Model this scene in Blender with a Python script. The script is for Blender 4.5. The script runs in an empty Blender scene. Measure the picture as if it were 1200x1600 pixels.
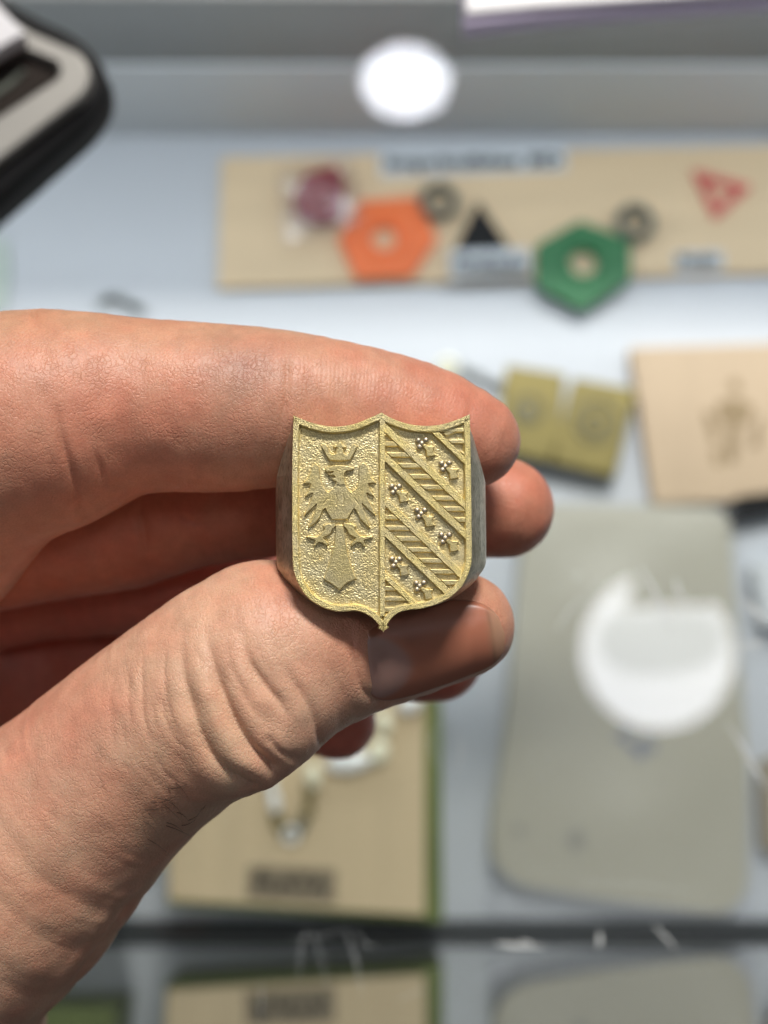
import bpy, bmesh, math, random
import numpy as np
from mathutils import Vector, Matrix, geometry
random.seed(7); rng = np.random.default_rng(7)
sc = bpy.context.scene
COL = sc.collection

# ------------------------------------------------------------ camera
ELEV = math.radians(80.0)          # the camera looks steeply down at the counter
CAM_H = 0.31                       # lens above the glass top (z = 0)
FLOOR_Z = -0.21                    # shelf inside the display case
FPX = 2311.0                       # focal length in photograph pixels
C0 = Vector((0, 0, CAM_H)); Rv = Vector((1, 0, 0))
Fv = Vector((0, math.cos(ELEV), -math.sin(ELEV))); Uv = Vector((0, math.sin(ELEV), math.cos(ELEV)))
cam = bpy.data.cameras.new('camera'); camo = bpy.data.objects.new('camera', cam); COL.objects.link(camo)
camo.matrix_world = Matrix.Translation(C0) @ Matrix((Rv, Uv, -Fv)).transposed().to_4x4()
cam.sensor_fit = 'VERTICAL'; cam.sensor_height = 36; cam.lens = FPX/1600*36
cam.clip_start = 0.005; cam.clip_end = 50
cam.dof.use_dof = True; cam.dof.focus_distance = 0.171; cam.dof.aperture_fstop = 14.0
sc.camera = camo

# ------------------------------------------------------------ world and light
w = bpy.data.worlds.new('World'); sc.world = w; w.use_nodes = True
w.node_tree.nodes['Background'].inputs[0].default_value = (0.56, 0.58, 0.62, 1)
w.node_tree.nodes['Background'].inputs[1].default_value = 0.135
def area(name, loc, target, sx, sy, power, col):
    l = bpy.data.lights.new(name, 'AREA'); l.shape = 'RECTANGLE'; l.size = sx; l.size_y = sy
    l.energy = power; l.color = col
    o = bpy.data.objects.new(name, l); COL.objects.link(o); o.location = loc
    o.rotation_euler = (Vector(target)-Vector(loc)).to_track_quat('-Z', 'Y').to_euler()
    return o
area('ceiling_panel_light', (0.26, 1.38, 1.5), (0, 0.0, 0.1), 0.5, 0.3, 48.0, (1.0, 0.96, 0.90))
area('side_fill_light', (-1.05, 0.35, 1.5), (0, 0.0, 0.1), 0.5, 0.5, 1.6, (1.0, 0.97, 0.93))  # added fill from the left, brightens the metal
area('case_fill_light', (0.0, 0.222, -0.09), (0, 0.07, FLOOR_Z), 0.9, 0.012, .6, (0.9, 0.95, 1.0))  # added unseen strip, cool fill that brightens the shelf
sc.view_settings.view_transform = 'Standard'; sc.view_settings.look = 'None'
sc.view_settings.exposure = 0.0; sc.view_settings.gamma = 1.0

def P(px, py, d):                  # a point seen at photograph pixel (px,py), d metres along the view axis
    return C0 + Fv*d + Rv*((px-600)/FPX*d) + Uv*((800-py)/FPX*d)
def onz(px, py, z):                # where that sight line meets the horizontal plane z
    v = Fv + Rv*((px-600)/FPX) + Uv*((800-py)/FPX)
    return C0 + v*((z-CAM_H)/v.z)

# ------------------------------------------------------------ helpers
def tag(o, label=None, cat=None, group=None, kind=None):
    if label: o['label'] = label
    if cat: o['category'] = cat
    if group: o['group'] = group
    if kind: o['kind'] = kind
    return o
def empty(name, loc, label, cat, group=None, mat=None):
    o = bpy.data.objects.new(name, None); COL.objects.link(o); o.empty_display_size = .01
    if mat is not None: o.matrix_world = mat
    else: o.location = loc
    bpy.context.view_layer.update()
    return tag(o, label, cat, group)
def link(name, me, mat, parent=None, world=True, smooth=False):
    """mesh vertices are world coordinates when world=True; parented keeping them there"""
    o = bpy.data.objects.new(name, me); COL.objects.link(o)
    for m in (mat if isinstance(mat, (list, tuple)) else [mat]): me.materials.append(m)
    if smooth:
        for p in me.polygons: p.use_smooth = True
    if parent is not None:
        o.parent = parent
        if world: o.matrix_parent_inverse = parent.matrix_world.inverted()
    return o
def recentre(o):                   # put the origin of a top-level mesh at its base centre
    me = o.data; n = len(me.vertices); a = np.empty(n*3); me.vertices.foreach_get('co', a); a = a.reshape(-1, 3)
    c = (a.min(0)+a.max(0))/2; c[2] = a[:, 2].min()
    me.vertices.foreach_set('co', (a-c).ravel()); o.location = c; me.update(); return o
def area2(p): return sum(p[i][0]*p[(i+1) % len(p)][1]-p[(i+1) % len(p)][0]*p[i][1] for i in range(len(p)))
def prism_bm(poly, z0, z1, bevel=0, segs=2, T=None, bm=None):
    """poly: 2D CCW; T(x,y,z)->Vector"""
    bm = bm or bmesh.new()
    if area2(poly) < 0: poly = poly[::-1]
    tmp = bmesh.new()
    vs = [tmp.verts.new((x, y, z1)) for x, y in poly]
    vb = [tmp.verts.new((x, y, z0)) for x, y in poly]
    n = len(poly)
    tmp.faces.new(vs)
    for i in range(n): tmp.faces.new((vb[i], vb[(i+1) % n], vs[(i+1) % n], vs[i]))
    tmp.faces.new(vb[::-1])
    if bevel:
        tmp.normal_update()
        es = [e for e in tmp.edges if e.verts[0].co.z > z1-1e-9 and e.verts[1].co.z > z1-1e-9]
        bmesh.ops.bevel(tmp, geom=es, offset=bevel, offset_type='OFFSET', segments=segs, profile=.5, affect='EDGES', clamp_overlap=True)
    bmesh.ops.triangulate(tmp, faces=[f for f in tmp.faces if len(f.verts) > 4])
    me = bpy.data.meshes.new('t'); tmp.to_mesh(me); tmp.free()
    if T:
        for v in me.vertices: v.co = T(*v.co)
    bm.from_mesh(me); bpy.data.meshes.remove(me)
    return bm
def bm_mesh(bm, name):
    bmesh.ops.recalc_face_normals(bm, faces=bm.faces[:])
    me = bpy.data.meshes.new(name); bm.to_mesh(me); bm.free(); return me
def round_poly(pts, r, n=5):
    out = []; m = len(pts)
    for i in range(m):
        p = Vector(pts[i]); a = Vector(pts[i-1])-p; b = Vector(pts[(i+1) % m])-p
        ra = min(r, a.length*.45, b.length*.45); A = p+a.normalized()*ra; B = p+b.normalized()*ra
        for k in range(n+1):
            t = k/n; q = A*(1-t)**2+p*2*t*(1-t)+B*t*t; out.append((q.x, q.y))
    return out
def pxpoly(pts, z, r=0):
    if r: pts = round_poly(pts, r)
    return [tuple(onz(x, y, z)[:2]) for x, y in pts]
def slab(name, pts, z0, z1, mat, parent=None, r=0, bevel=.0003):
    bm = prism_bm(pxpoly(pts, z1, r), z0, z1, bevel)
    return link(name, bm_mesh(bm, name), mat, parent)

# ------------------------------------------------------------ materials
def srgb(r, g, b):
    f = lambda c: (c/255/12.92) if c/255 <= .04045 else ((c/255+.055)/1.055)**2.4
    return (f(r), f(g), f(b))
def mat(name, col, rough=.5, metal=0, noise=None, bump=None, spec=None, coord='Object', **kw):
    """noise=(scale, amount[, stretch]) varies the colour, bump=(scale, distance)"""
    m = bpy.data.materials.new(name); m.use_nodes = True; nt = m.node_tree; N = nt.nodes; L = nt.links
    b = N['Principled BSDF']; b.inputs['Base Color'].default_value = (*col, 1)
    b.inputs['Roughness'].default_value = rough; b.inputs['Metallic'].default_value = metal
    if spec is not None: b.inputs['Specular IOR Level'].default_value = spec
    for k, v in kw.items(): b.inputs[k.replace('_', ' ')].default_value = v
    tc = N.new('ShaderNodeNewGeometry') if coord == 'World' else N.new('ShaderNodeTexCoord')
    co = tc.outputs['Position'] if coord == 'World' else tc.outputs[coord]
    if noise:
        mp = N.new('ShaderNodeMapping'); L.new(co, mp.inputs[0])
        if len(noise) > 2: mp.inputs['Scale'].default_value = noise[2]
        t = N.new('ShaderNodeTexNoise'); t.inputs['Scale'].default_value = noise[0]; t.inputs['Detail'].default_value = 6
        L.new(mp.outputs[0], t.inputs['Vector'])
        mx = N.new('ShaderNodeMix'); mx.data_type = 'RGBA'
        a = noise[1]; mx.inputs[6].default_value = (*[c*(1-a) for c in col], 1); mx.inputs[7].default_value = (*[min(1, c*(1+a)) for c in col], 1)
        L.new(t.outputs['Fac'], mx.inputs[0]); L.new(mx.outputs[2], b.inputs['Base Color'])
    if bump:
        t2 = N.new('ShaderNodeTexNoise'); t2.inputs['Scale'].default_value = bump[0]; t2.inputs['Detail'].default_value = 3
        L.new(co, t2.inputs['Vector'])
        bp = N.new('ShaderNodeBump'); bp.inputs['Distance'].default_value = bump[1]; bp.inputs['Strength'].default_value = 1
        L.new(t2.outputs['Fac'], bp.inputs['Height']); L.new(bp.outputs[0], b.inputs['Normal'])
    return m
def emis(name, col, s):
    m = bpy.data.materials.new(name); m.use_nodes = True; nt = m.node_tree; nt.nodes.clear()
    e = nt.nodes.new('ShaderNodeEmission'); e.inputs[0].default_value = (*col, 1); e.inputs[1].default_value = s
    o = nt.nodes.new('ShaderNodeOutputMaterial'); nt.links.new(e.outputs[0], o.inputs[0]); return m
def glassmat(name, refl=None, tint=(1, 1, 1), rough=0.0):
    m = bpy.data.materials.new(name); m.use_nodes = True; nt = m.node_tree; N = nt.nodes; L = nt.links; N.clear()
    o = N.new('ShaderNodeOutputMaterial'); mx = N.new('ShaderNodeMixShader'); t = N.new('ShaderNodeBsdfTransparent')
    g = N.new('ShaderNodeBsdfGlossy'); g.inputs['Roughness'].default_value = rough; g.inputs['Color'].default_value = (1, 1, 1, 1)
    t.inputs[0].default_value = (*tint, 1)
    if refl is None:
        f = N.new('ShaderNodeFresnel'); f.inputs[0].default_value = 1.52; L.new(f.outputs[0], mx.inputs[0])
    else: mx.inputs[0].default_value = refl
    L.new(t.outputs[0], mx.inputs[1]); L.new(g.outputs[0], mx.inputs[2]); L.new(mx.outputs[0], o.inputs[0]); return m
M = {}
M['laminate'] = mat('white_laminate', (.52, .545, .59), .4, noise=(9, .06), bump=(300, .00004), coord='World')
M['backdark'] = mat('dark_grey_panel', (.20, .205, .205), .5, noise=(12, .25), coord='World')
M['backgrey'] = mat('mid_grey_panel', (.56, .58, .60), .45, noise=(7, .15), coord='World')
M['rail'] = mat('dark_rail', (.03, .035, .04), .45, noise=(60, .3), coord='World')
M['shopfloor'] = mat('shop_floor', (.12, .12, .12), .6, noise=(4, .3), coord='World')
M['glass'] = glassmat('glass', None); M['glass_in'] = glassmat('glass_inner', 0.0, (.96, .985, .975))
M['pane'] = glassmat('front_pane_glass', 0.74, (.5, .52, .5), .02)
M['edge'] = mat('glass_edge', (.05, .12, .10), .2)
M['scratch'] = mat('scratch', (.60, .62, .62), .5)
def wood(name, c, vert=False):
    return mat(name, c, .55, noise=(14, .12, (1, 9, 1) if not vert else (9, 1, 1)), bump=(260, .00008), coord='World')
M['wood'] = wood('pale_plywood', (.72, .55, .35)); M['woodB'] = wood('tan_plywood', (.60, .47, .29), True)
M['woodC'] = wood('beige_plywood', (.50, .37, .245), True)
M['olive'] = mat('olive_board', (.125, .16, .035), .5, noise=(40, .35), coord='World')
M['beige'] = mat('beige_acrylic', (.50, .47, .36), .3, noise=(10, .10), coord='World', Coat_Weight=0.0)
M['paper'] = mat('paper', (.60, .64, .68), .7, noise=(60, .05), coord='World')
M['ink'] = mat('black_ink', (.012, .013, .015), .6, noise=(200, .4), coord='World')
M['kraft'] = mat('brown_paper', (.25, .20, .13), .7, noise=(80, .15), coord='World')
M['brownink'] = mat('brown_ink', (.09, .07, .045), .7, noise=(90, .2), coord='World')
M['orange'] = mat('orange_plastic', (.88, .17, .03), .5, noise=(60, .12), coord='World')
M['green'] = mat('green_plastic', (.006, .15, .04), .5, noise=(60, .25), coord='World')
M['blackp'] = mat('black_plastic', (.006, .006, .007), .6, noise=(60, .25), spec=.2, coord='World')
M['redp'] = mat('dark_red_resin', (.30, .012, .03), .3, noise=(150, .5), coord='World')
M['redink'] = mat('red_plastic', (.62, .10, .09), .4, noise=(60, .2), coord='World')
M['ringgrey'] = mat('grey_plastic', (.10, .11, .09), .4, noise=(60, .3), coord='World')
M['bag'] = glassmat('plastic_film', .05, (.93, .92, .92), .25)
M['goldtile'] = mat('gold_anodised', (.22, .175, .05), .5, .3, noise=(90, .2), coord='World')
M['tiledge'] = mat('tile_edge', (.05, .045, .02), .5)
M['engr'] = mat('engraved_grey', (.14, .13, .08), .5, noise=(200, .3), coord='World')
M['burn'] = mat('laser_burn', (.30, .215, .12), .8, noise=(120, .3), coord='World')
M['gold'] = mat('bead_gold', (.98, .92, .70), .3, .2, noise=(200, .1), coord='World')
M['silver'] = mat('bead_silver', (.97, .99, .94), .3, .15, noise=(200, .1), coord='World')
M['bezel'] = mat('brushed_silver', (.30, .29, .27), .5, .6, noise=(90, .08), coord='World')
M['lcd'] = mat('dark_screen', (.035, .028, .024), .15, noise=(40, .5), coord='World')
M['whitep'] = mat('white_plastic', (.78, .77, .80), .35, noise=(20, .03), coord='World')
M['lavender'] = mat('lavender_paper', (.62, .55, .74), .7, noise=(20, .05), coord='World')
M['bluemark'] = mat('blue_marker', (.20, .23, .30), .5)

# ------------------------------------------------------------ display case
yb = onz(600, 212, FLOOR_Z).y; yf = onz(600, 1457, FLOOR_Z).y; yr = onz(600, 1436, FLOOR_Z).y
case = empty('display_case', (0, yf, FLOOR_Z-.02), 'glass topped counter case with white shelf under the held ring', 'display case')
def box(name, x0, x1, y0, y1, z0, z1, m, parent=None, bevel=0):
    return link(name, bm_mesh(prism_bm([(x0, y0), (x1, y0), (x1, y1), (x0, y1)], z0, z1, bevel), name), m, parent)
box('shelf', -.6, .6, yf, yb, FLOOR_Z-.018, FLOOR_Z, M['laminate'], case)
zr = FLOOR_Z+.055
box('sliding_door', -.6, .6, yb, yb+.004, FLOOR_Z-.018, zr, M['backgrey'], case)
box('back_panel', -.6, .6, yb+.001, yb+.012, zr, -.112, M['backdark'], case)
box('front_rail', -.6, .6, yf+.0005, yr, FLOOR_Z, FLOOR_Z+.004, M['rail'], case, .001)
box('front_pane', -.6, .6, yf-.005, yf, FLOOR_Z-.018, -.0062, [M['pane'], M['glass_in']], case)
g = box('glass_top', -.6, .6, yf-.008, yb+.02, -.006, 0, [M['glass'], M['glass_in'], M['edge']], case)
for p in g.data.polygons: p.material_index = 0 if p.normal.z > .5 else (1 if p.normal.z < -.5 else 2)
pn = bpy.data.objects['front_pane']
for p in pn.data.polygons: p.material_index = 0 if p.normal.y > .5 else 1
tag(box('floor', -3, 3, -3, 3, -1.02, -1.0, M['shopfloor']), kind='structure')
def scratch(pts, wd, parent=g):
    bm = bmesh.new(); vs = []
    n = len(pts)
    q = [onz(x, y, .00008) for x, y in pts]
    rows = []
    for i, p in enumerate(q):
        t = (q[min(i+1, n-1)]-q[max(i-1, 0)]).normalized(); s = Vector((-t.y, t.x, 0))
        hw = wd/FPX*.31*.5*(.4 if pts[0][0] < 700 else .95)*(.35 if i in (0, n-1) else 1)*random.uniform(.7, 1.2)
        rows.append((bm.verts.new(p+s*hw-Vector((0, 0, .00005))), bm.verts.new(p+Vector((0, 0, .00006))), bm.verts.new(p-s*hw-Vector((0, 0, .00005)))))
    for a, b in zip(rows, rows[1:]):
        bm.faces.new((a[0], b[0], b[1], a[1])); bm.faces.new((a[1], b[1], b[2], a[2]))
    return link('scratch', bm_mesh(bm, 'scratch'), M['scratch'], parent)
for pts, wd in [([(1000, 885), (1018, 915), (1036, 950), (1048, 985)], 7), ([(1135, 1128), (1160, 1165), (1183, 1205), (1200, 1236)], 6),
                ([(1148, 1150), (1172, 1192), (1196, 1230)], 4), ([(1158, 935), (1178, 952), (1196, 975)], 9), ([(898, 1380), (1000, 1382), (1100, 1395)], 1.2),
                ([(480, 1448), (470, 1480), (466, 1530)], 3.5), ([(488, 1452), (500, 1490), (512, 1545)], 3.5), ([(455, 1470), (500, 1462), (545, 1452)], 2.2),
                ([(540, 1450), (556, 1500), (566, 1556)], 4), ([(556, 1452), (570, 1475), (588, 1482)], 2.5), ([(1022, 1446), (1040, 1465), (1058, 1484)], 6),
                ([(936, 1455), (938, 1470), (934, 1480)], 8), ([(775, 1474), (800, 1478), (848, 1480)], 7), ([(812, 1470), (830, 1474)], 9),
                ([(870, 985), (885, 960), (905, 935)], 4), ([(680, 1130), (672, 1165), (684, 1200)], 3), ([(715, 1140), (722, 1175), (712, 1210)], 2),
                ([(408, 1530), (409, 1560), (407, 1595)], 3), ([(576, 1530), (585, 1520)], 5), ([(1150, 1010), (1175, 1008), (1200, 1002)], 6), ([(1055, 905), (1060, 925), (1070, 935)], 9),
                ([(940, 905), (900, 950)], 3), ([(1165, 1060), (1172, 1080)], 7), ([(620, 1565), (640, 1555), (665, 1545)], 2)]:
    scratch(pts, wd)
tag(scratch([(905, 895), (898, 903)], 9), None)
# ------------------------------------------------------------ things inside the case
def ellips_bm(bm, c, rx, ry, rz, rot=0, seg=16, rings=10):
    mt = Matrix.Translation(c) @ Matrix.Rotation(rot, 4, 'Z') @ Matrix.Diagonal((rx, ry, rz, 1))
    bmesh.ops.create_uvsphere(bm, u_segments=seg, v_segments=rings, radius=1, matrix=mt); return bm
def tor_bm(bm, c, R, r, seg=32, k=10, rot=None, sq=1.0):
    base = len(bm.verts); rows = []
    for i in range(seg):
        a = 2*math.pi*i/seg; row = []
        for j in range(k):
            b = 2*math.pi*j/k
            v = Vector(((R+r*math.cos(b))*math.cos(a), (R+r*math.cos(b))*math.sin(a)*sq, r*math.sin(b)))
            if rot is not None: v = rot @ v
            row.append(bm.verts.new(Vector(c)+v))
        rows.append(row)
    for i in range(seg):
        for j in range(k):
            bm.faces.new((rows[i][j], rows[(i+1) % seg][j], rows[(i+1) % seg][(j+1) % k], rows[i][(j+1) % k]))
    return bm
def text(name, s, px0, py0, px1, z, m, parent, size_px, rot=0.0, thick=.0003):
    cu = bpy.data.curves.new('txt', 'FONT'); cu.body = s; cu.extrude = thick; cu.resolution_u = 3
    cu.align_x = 'CENTER'; cu.align_y = 'CENTER'; cu.size = 1; cu.offset = .05
    t = bpy.data.objects.new('txt', cu); COL.objects.link(t); bpy.context.view_layer.update()
    me = bpy.data.meshes.new_from_object(t.evaluated_get(bpy.context.evaluated_depsgraph_get()))
    xs = [v.co.x for v in me.vertices]; ys = [v.co.y for v in me.vertices]
    wpx = (onz(px1, py0, z)-onz(px0, py0, z)).length; hpx = size_px/FPX*(CAM_H-z)
    sx = wpx/(max(xs)-min(xs)); sy = hpx/(max(ys)-min(ys)); cx = (max(xs)+min(xs))/2; cy = (max(ys)+min(ys))/2
    c = onz((px0+px1)/2, py0, z); R = Matrix.Rotation(rot, 3, 'Z')
    for v in me.vertices:
        v.co = c + R @ Vector(((v.co.x-cx)*sx, (v.co.y-cy)*sy, v.co.z+thick))
    bpy.data.objects.remove(t); bpy.data.curves.remove(cu)
    return link(name, me, m, parent)
F = FLOOR_Z
def T(name, pts, h, m, label, cat, z=None, r=0, bevel=.0003, group=None):
    z0 = F if z is None else z
    bm = prism_bm(pxpoly(pts, z0+h, r), z0, z0+h, bevel)
    o = link(name, bm_mesh(bm, name), m); recentre(o); bpy.context.view_layer.update()
    return tag(o, label, cat, group)
# long strip with cut-out samples
strip = T('plywood_strip', [(346, 246), (1192, 227), (1240, 226), (1240, 424), (340, 449)], .003, M['wood'],
          'long pale plywood strip carrying coloured cut-outs, behind the index finger', 'wood strip')
zs = F+.003
def paperlabel(name, pts, s, tx0, ty, tx1, th, label, rot=0, m='paper', ink='ink', z=None):
    o = T(name, pts, .0006, M[m], label, 'label', z=z)
    text('lettering', s, tx0, ty, tx1, (z or F)+.0007, M[ink], o, th, rot, .0001)
    return o
paperlabel('paper_label', [(592, 236), (884, 228), (886, 266), (594, 276)], 'Imprimibles 3D', 604, 255, 878, 27, 'wide white paper label with black lettering at the top edge of the plywood strip', .02, z=zs)
paperlabel('paper_label', [(702, 392), (826, 388), (828, 428), (704, 434)], 'Grabado', 710, 412, 822, 25, 'white paper label overlapping the base of the black triangle', .02, z=zs+.0035)
paperlabel('paper_label', [(1054, 394), (1130, 392), (1131, 422), (1055, 425)], 'Rojo', 1060, 408, 1124, 23, 'small white paper label under the red hollow triangle', .02, z=zs)
def holed(name, pts, hole_c, hole_r, h, m, label, cat, z, r=4, n=32, holepts=None):
    zz = z+h; out = pxpoly(pts, zz, r); hc = onz(*hole_c, zz)
    rr = hole_r/FPX*(CAM_H-zz)
    # sample the outline by angle round the hole so that both loops pair up
    def ray(th):
        d = Vector((math.cos(th), math.sin(th))); best = None
        for i in range(len(out)):
            a = Vector(out[i])-Vector(hc[:2]); b = Vector(out[(i+1) % len(out)])-Vector(hc[:2]); e = b-a
            den = d.x*e.y-d.y*e.x
            if abs(den) < 1e-12: continue
            t = (a.x*e.y-a.y*e.x)/den; s = (a.x*d.y-a.y*d.x)/den
            if t > 0 and -1e-6 <= s <= 1+1e-6 and (best is None or t > best): best = t
        return d*best
    ths = sorted([math.atan2(p[1]-hc.y, p[0]-hc.x) for p in out]+[2*math.pi*i/n-math.pi+.01 for i in range(n)])
    bm = bmesh.new(); rows = []
    for th in ths:
        o = ray(th); k = Vector((math.cos(th), math.sin(th)))*rr
        if holepts: k = o*holepts
        e = .0003; on = o.normalized()*e; kn = k.normalized()*e
        rows.append([bm.verts.new((hc.x+q.x, hc.y+q.y, zq)) for q, zq in ((o, z), (o, zz-e), (o-on, zz), (k+kn, zz), (k, zz-e), (k, z))])
    for i in range(len(rows)):
        a = rows[i]; b = rows[(i+1) % len(rows)]
        for j in range(6): bm.faces.new((a[j], b[j], b[(j+1) % 6], a[(j+1) % 6]))
    o = link(name, bm_mesh(bm, name), M[m]); recentre(o); bpy.context.view_layer.update()
    return tag(o, label, cat)
hx = holed('hexagon_token', [(528, 372), (563, 313), (652, 307), (683, 372), (644, 430), (556, 434)], (600, 371), 20, .003, 'orange', 'orange plastic hexagon with a round hole on the plywood strip', 'token', zs)
def raisedring(parent, px, py, r0, r1, z, m):
    bm = tor_bm(bmesh.new(), onz(px, py, z), (r0+r1)/2/FPX*(CAM_H-z), (r1-r0)/2/FPX*(CAM_H-z)*.8)
    return link('raised_ring', bm_mesh(bm, 'raised_ring'), m, parent, smooth=True)
raisedring(hx, 600, 371, 22, 30, zs+.003, M['orange']); raisedring(hx, 600, 371, 46, 51, zs+.003, M['orange'])
gx = holed('hexagon_token', [(838, 382), (907, 344), (984, 374), (986, 436), (910, 484), (838, 446)], (912, 409), 23, .004, 'green', 'green plastic hexagon with a round hole overhanging the plywood strip', 'token', zs)
raisedring(gx, 912, 409, 27, 35, zs+.004, M['green']); raisedring(gx, 912, 409, 50, 55, zs+.004, M['green'])
bk = T('triangle_token', [(748, 314), (808, 406), (700, 410)], .0032, M['blackp'], 'solid black triangle standing between orange and green hexagons', 'token', z=zs, r=3, bevel=.0005)
rt = holed('triangle_token', [(1082, 264), (1175, 290), (1118, 342)], (1124, 300), 12, .002, 'redink', 'red inverted hollow triangle near the right end of the plywood strip', 'token', zs, r=4, holepts=.48)
for (x, y, lab) in ((686, 314, 'grey ring washer touching the orange hexagon'), (992, 347, 'grey ring washer beside the green hexagon')):
    bm = tor_bm(bmesh.new(), onz(x, y, zs+.0045), 25/FPX*.515, 8/FPX*.515, 32)
    o = link('ring_washer', bm_mesh(bm, 'ring_washer'), M['ringgrey'], smooth=True); recentre(o); tag(o, lab, 'washer')
# red resin piece in a small plastic bag
redpc = T('resin_piece', [(474, 268), (500, 262), (528, 255), (540, 290), (538, 335), (505, 346), (466, 340), (455, 310)], .006, M['redp'],
          'dark red faceted resin piece inside a small clear bag', 'resin piece', z=zs+.0005, r=8, bevel=.0012)
bm = bmesh.new()
ellips_bm(bm, onz(497, 295, zs+.0065), .003, .004, .0012); ellips_bm(bm, onz(515, 320, zs+.0065), .0035, .002, .0012)
link('facet', bm_mesh(bm, 'facet'), M['redp'], redpc, smooth=True)
def film(name, pts, z, m, label, cat, amp=.0015):
    """crumpled thin clear film"""
    n = 22; bm = bmesh.new(); g_ = []
    a, b, c, d = [onz(x, y, z) for x, y in pts]
    for i in range(n+1):
        r_ = []
        for j in range(n+1):
            s, t = i/n, j/n; p = (a*(1-s)+b*s)*(1-t)+(d*(1-s)+c*s)*t
            e = min(s, 1-s, t, 1-t)*4; e = min(1, e)
            p.z += amp*e*(1+math.sin(9*s+5*t+2*math.sin(7*t))*.5+math.sin(13*t-6*s)*.4)*.6
            r_.append(bm.verts.new(p))
        g_.append(r_)
    for i in range(n):
        for j in range(n): bm.faces.new((g_[i][j], g_[i+1][j], g_[i+1][j+1], g_[i][j+1]))
    me = bm_mesh(bm, name); o = link(name, me, m, smooth=True); recentre(o)
    sd = o.modifiers.new('s', 'SOLIDIFY'); sd.thickness = .00008
    return tag(o, label, cat)
film('plastic_bag', [(432, 262), (548, 240), (566, 350), (446, 384)], zs+.0085, M['bag'], 'small crumpled clear plastic bag over the dark red piece', 'plastic bag', .002)
bm = prism_bm(pxpoly([(470, 372), (560, 340), (562, 348), (474, 384)], zs+.012), zs+.0102, zs+.011, .0002)
# gold tiles
for k, (pts, cx, cy, lab) in enumerate([([(792, 570), (882, 584), (868, 722), (772, 700)], 826, 640, 'left gold square tile with a small dark engraving, beside the fingertip'),
                          ([(897, 590), (994, 608), (960, 744), (858, 720)], 932, 658, 'right gold square tile with a large round engraving')]):
    h = .0075
    o = T('gold_tile', pts, .0012, M['goldtile'], lab, 'tile', z=F+h, r=3, group=None)
    bm = prism_bm(pxpoly([(x+1, y+3) for x, y in pts], F+h-.0001, 3), F, F+h-.00005, 0)
    link('tile_base', bm_mesh(bm, 'tile_base'), M['tiledge'], o)
    z = F+h+.0012
    if k:
        bm = tor_bm(bmesh.new(), onz(cx, cy, z), 34/FPX*.52, 3/FPX*.52, 36, 8); tor_bm(bm, onz(cx-3, cy+5, z), 15/FPX*.52, 4/FPX*.52, 24, 8)
        for a in range(5):
            an = a*1.256+.3; ellips_bm(bm, onz(cx+23*math.cos(an), cy+23*math.sin(an), z), .0012, .0006, .0003, -an, 10, 6)
        link('engraving', bm_mesh(bm, 'engraving'), M['engr'], o, smooth=True)
    else:
        bm = tor_bm(bmesh.new(), onz(cx, cy, z), 22/FPX*.52, 3/FPX*.52, 36, 8)
        ellips_bm(bm, onz(cx-3, cy+4, z), .0026, .003, .0004)
        link('engraving', bm_mesh(bm, 'engraving'), M['engr'], o, smooth=True)
# little rings just above the fingertip
bm = tor_bm(bmesh.new(), onz(699, 574, F+.005), 14/FPX*.52, 4/FPX*.52, 24, 10, Matrix.Rotation(.5, 3, 'X'))
ellips_bm(bm, onz(699, 576, F+.004), .0018, .0016, .0014)
tag(recentre(link('earring', bm_mesh(bm, 'earring'), M['gold'], smooth=True)), 'tiny round gold earring showing above the index finger', 'earring')
bm = bmesh.new()
for i in range(7): tor_bm(bm, onz(724+i*9.5, 578+i*4.6+3*math.sin(i*2), F+.0018), 6/FPX*.52, 2.2/FPX*.52, 14, 8, Matrix.Rotation(.9*(i % 2), 3, 'X'))
tag(recentre(link('dark_chain', bm_mesh(bm, 'dark_chain'), M['ringgrey'], smooth=True)), 'short dark chain lying between the gold earring and the left gold tile', 'chain')
bm = bmesh.new()
for i in range(11):
    a = i/10; tor_bm(bm, onz(158+62*a, 474-9*math.sin(a*5), F+.0015), 6/FPX*.52, 1.6/FPX*.52, 14, 8, Matrix.Rotation(.9*(i % 2), 3, 'X'))
tag(recentre(link('thin_chain', bm_mesh(bm, 'thin_chain'), M['ringgrey'], smooth=True)), 'thin greyish chain on the shelf just above the index knuckle', 'chain')
bm = prism_bm(pxpoly([(-60, 362), (8, 372), (14, 420), (6, 482), (-60, 490)], F+.002, 8), F, F+.002, .0003)
tag(recentre(link('tinted_card', bm_mesh(bm, 'tinted_card'), mat('pale_green_card', (.50, .58, .52), .6, noise=(60, .12), coord='World'))), 'pale green card cut by the left edge of the photo', 'card')
# right hand wood tile with burnt emblem
wt = T('wood_tile', [(984, 543), (1270, 534), (1262, 778), (1022, 787)], .006, M['woodC'], 'square beige wood tile with a faint burnt emblem, at right', 'wood tile', r=3)
bm = bmesh.new(); z = F+.006
for pts in ([(1120, 628), (1150, 622), (1178, 634), (1168, 662), (1140, 668), (1122, 654)], [(1136, 668), (1154, 668), (1150, 724), (1132, 722)],
            [(1098, 640), (1116, 648), (1124, 690), (1112, 694)], [(1190, 644), (1178, 664), (1172, 700), (1186, 700)], [(1112, 700), (1128, 704), (1126, 730), (1116, 726)],
            [(1136, 600), (1150, 590), (1160, 606), (1148, 616)]):
    prism_bm(pxpoly(pts, z, 5), z-.0005, z+.00025, .0001, bm=bm)
link('burnt_emblem', bm_mesh(bm, 'burnt_emblem'), M['burn'], wt)
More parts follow.
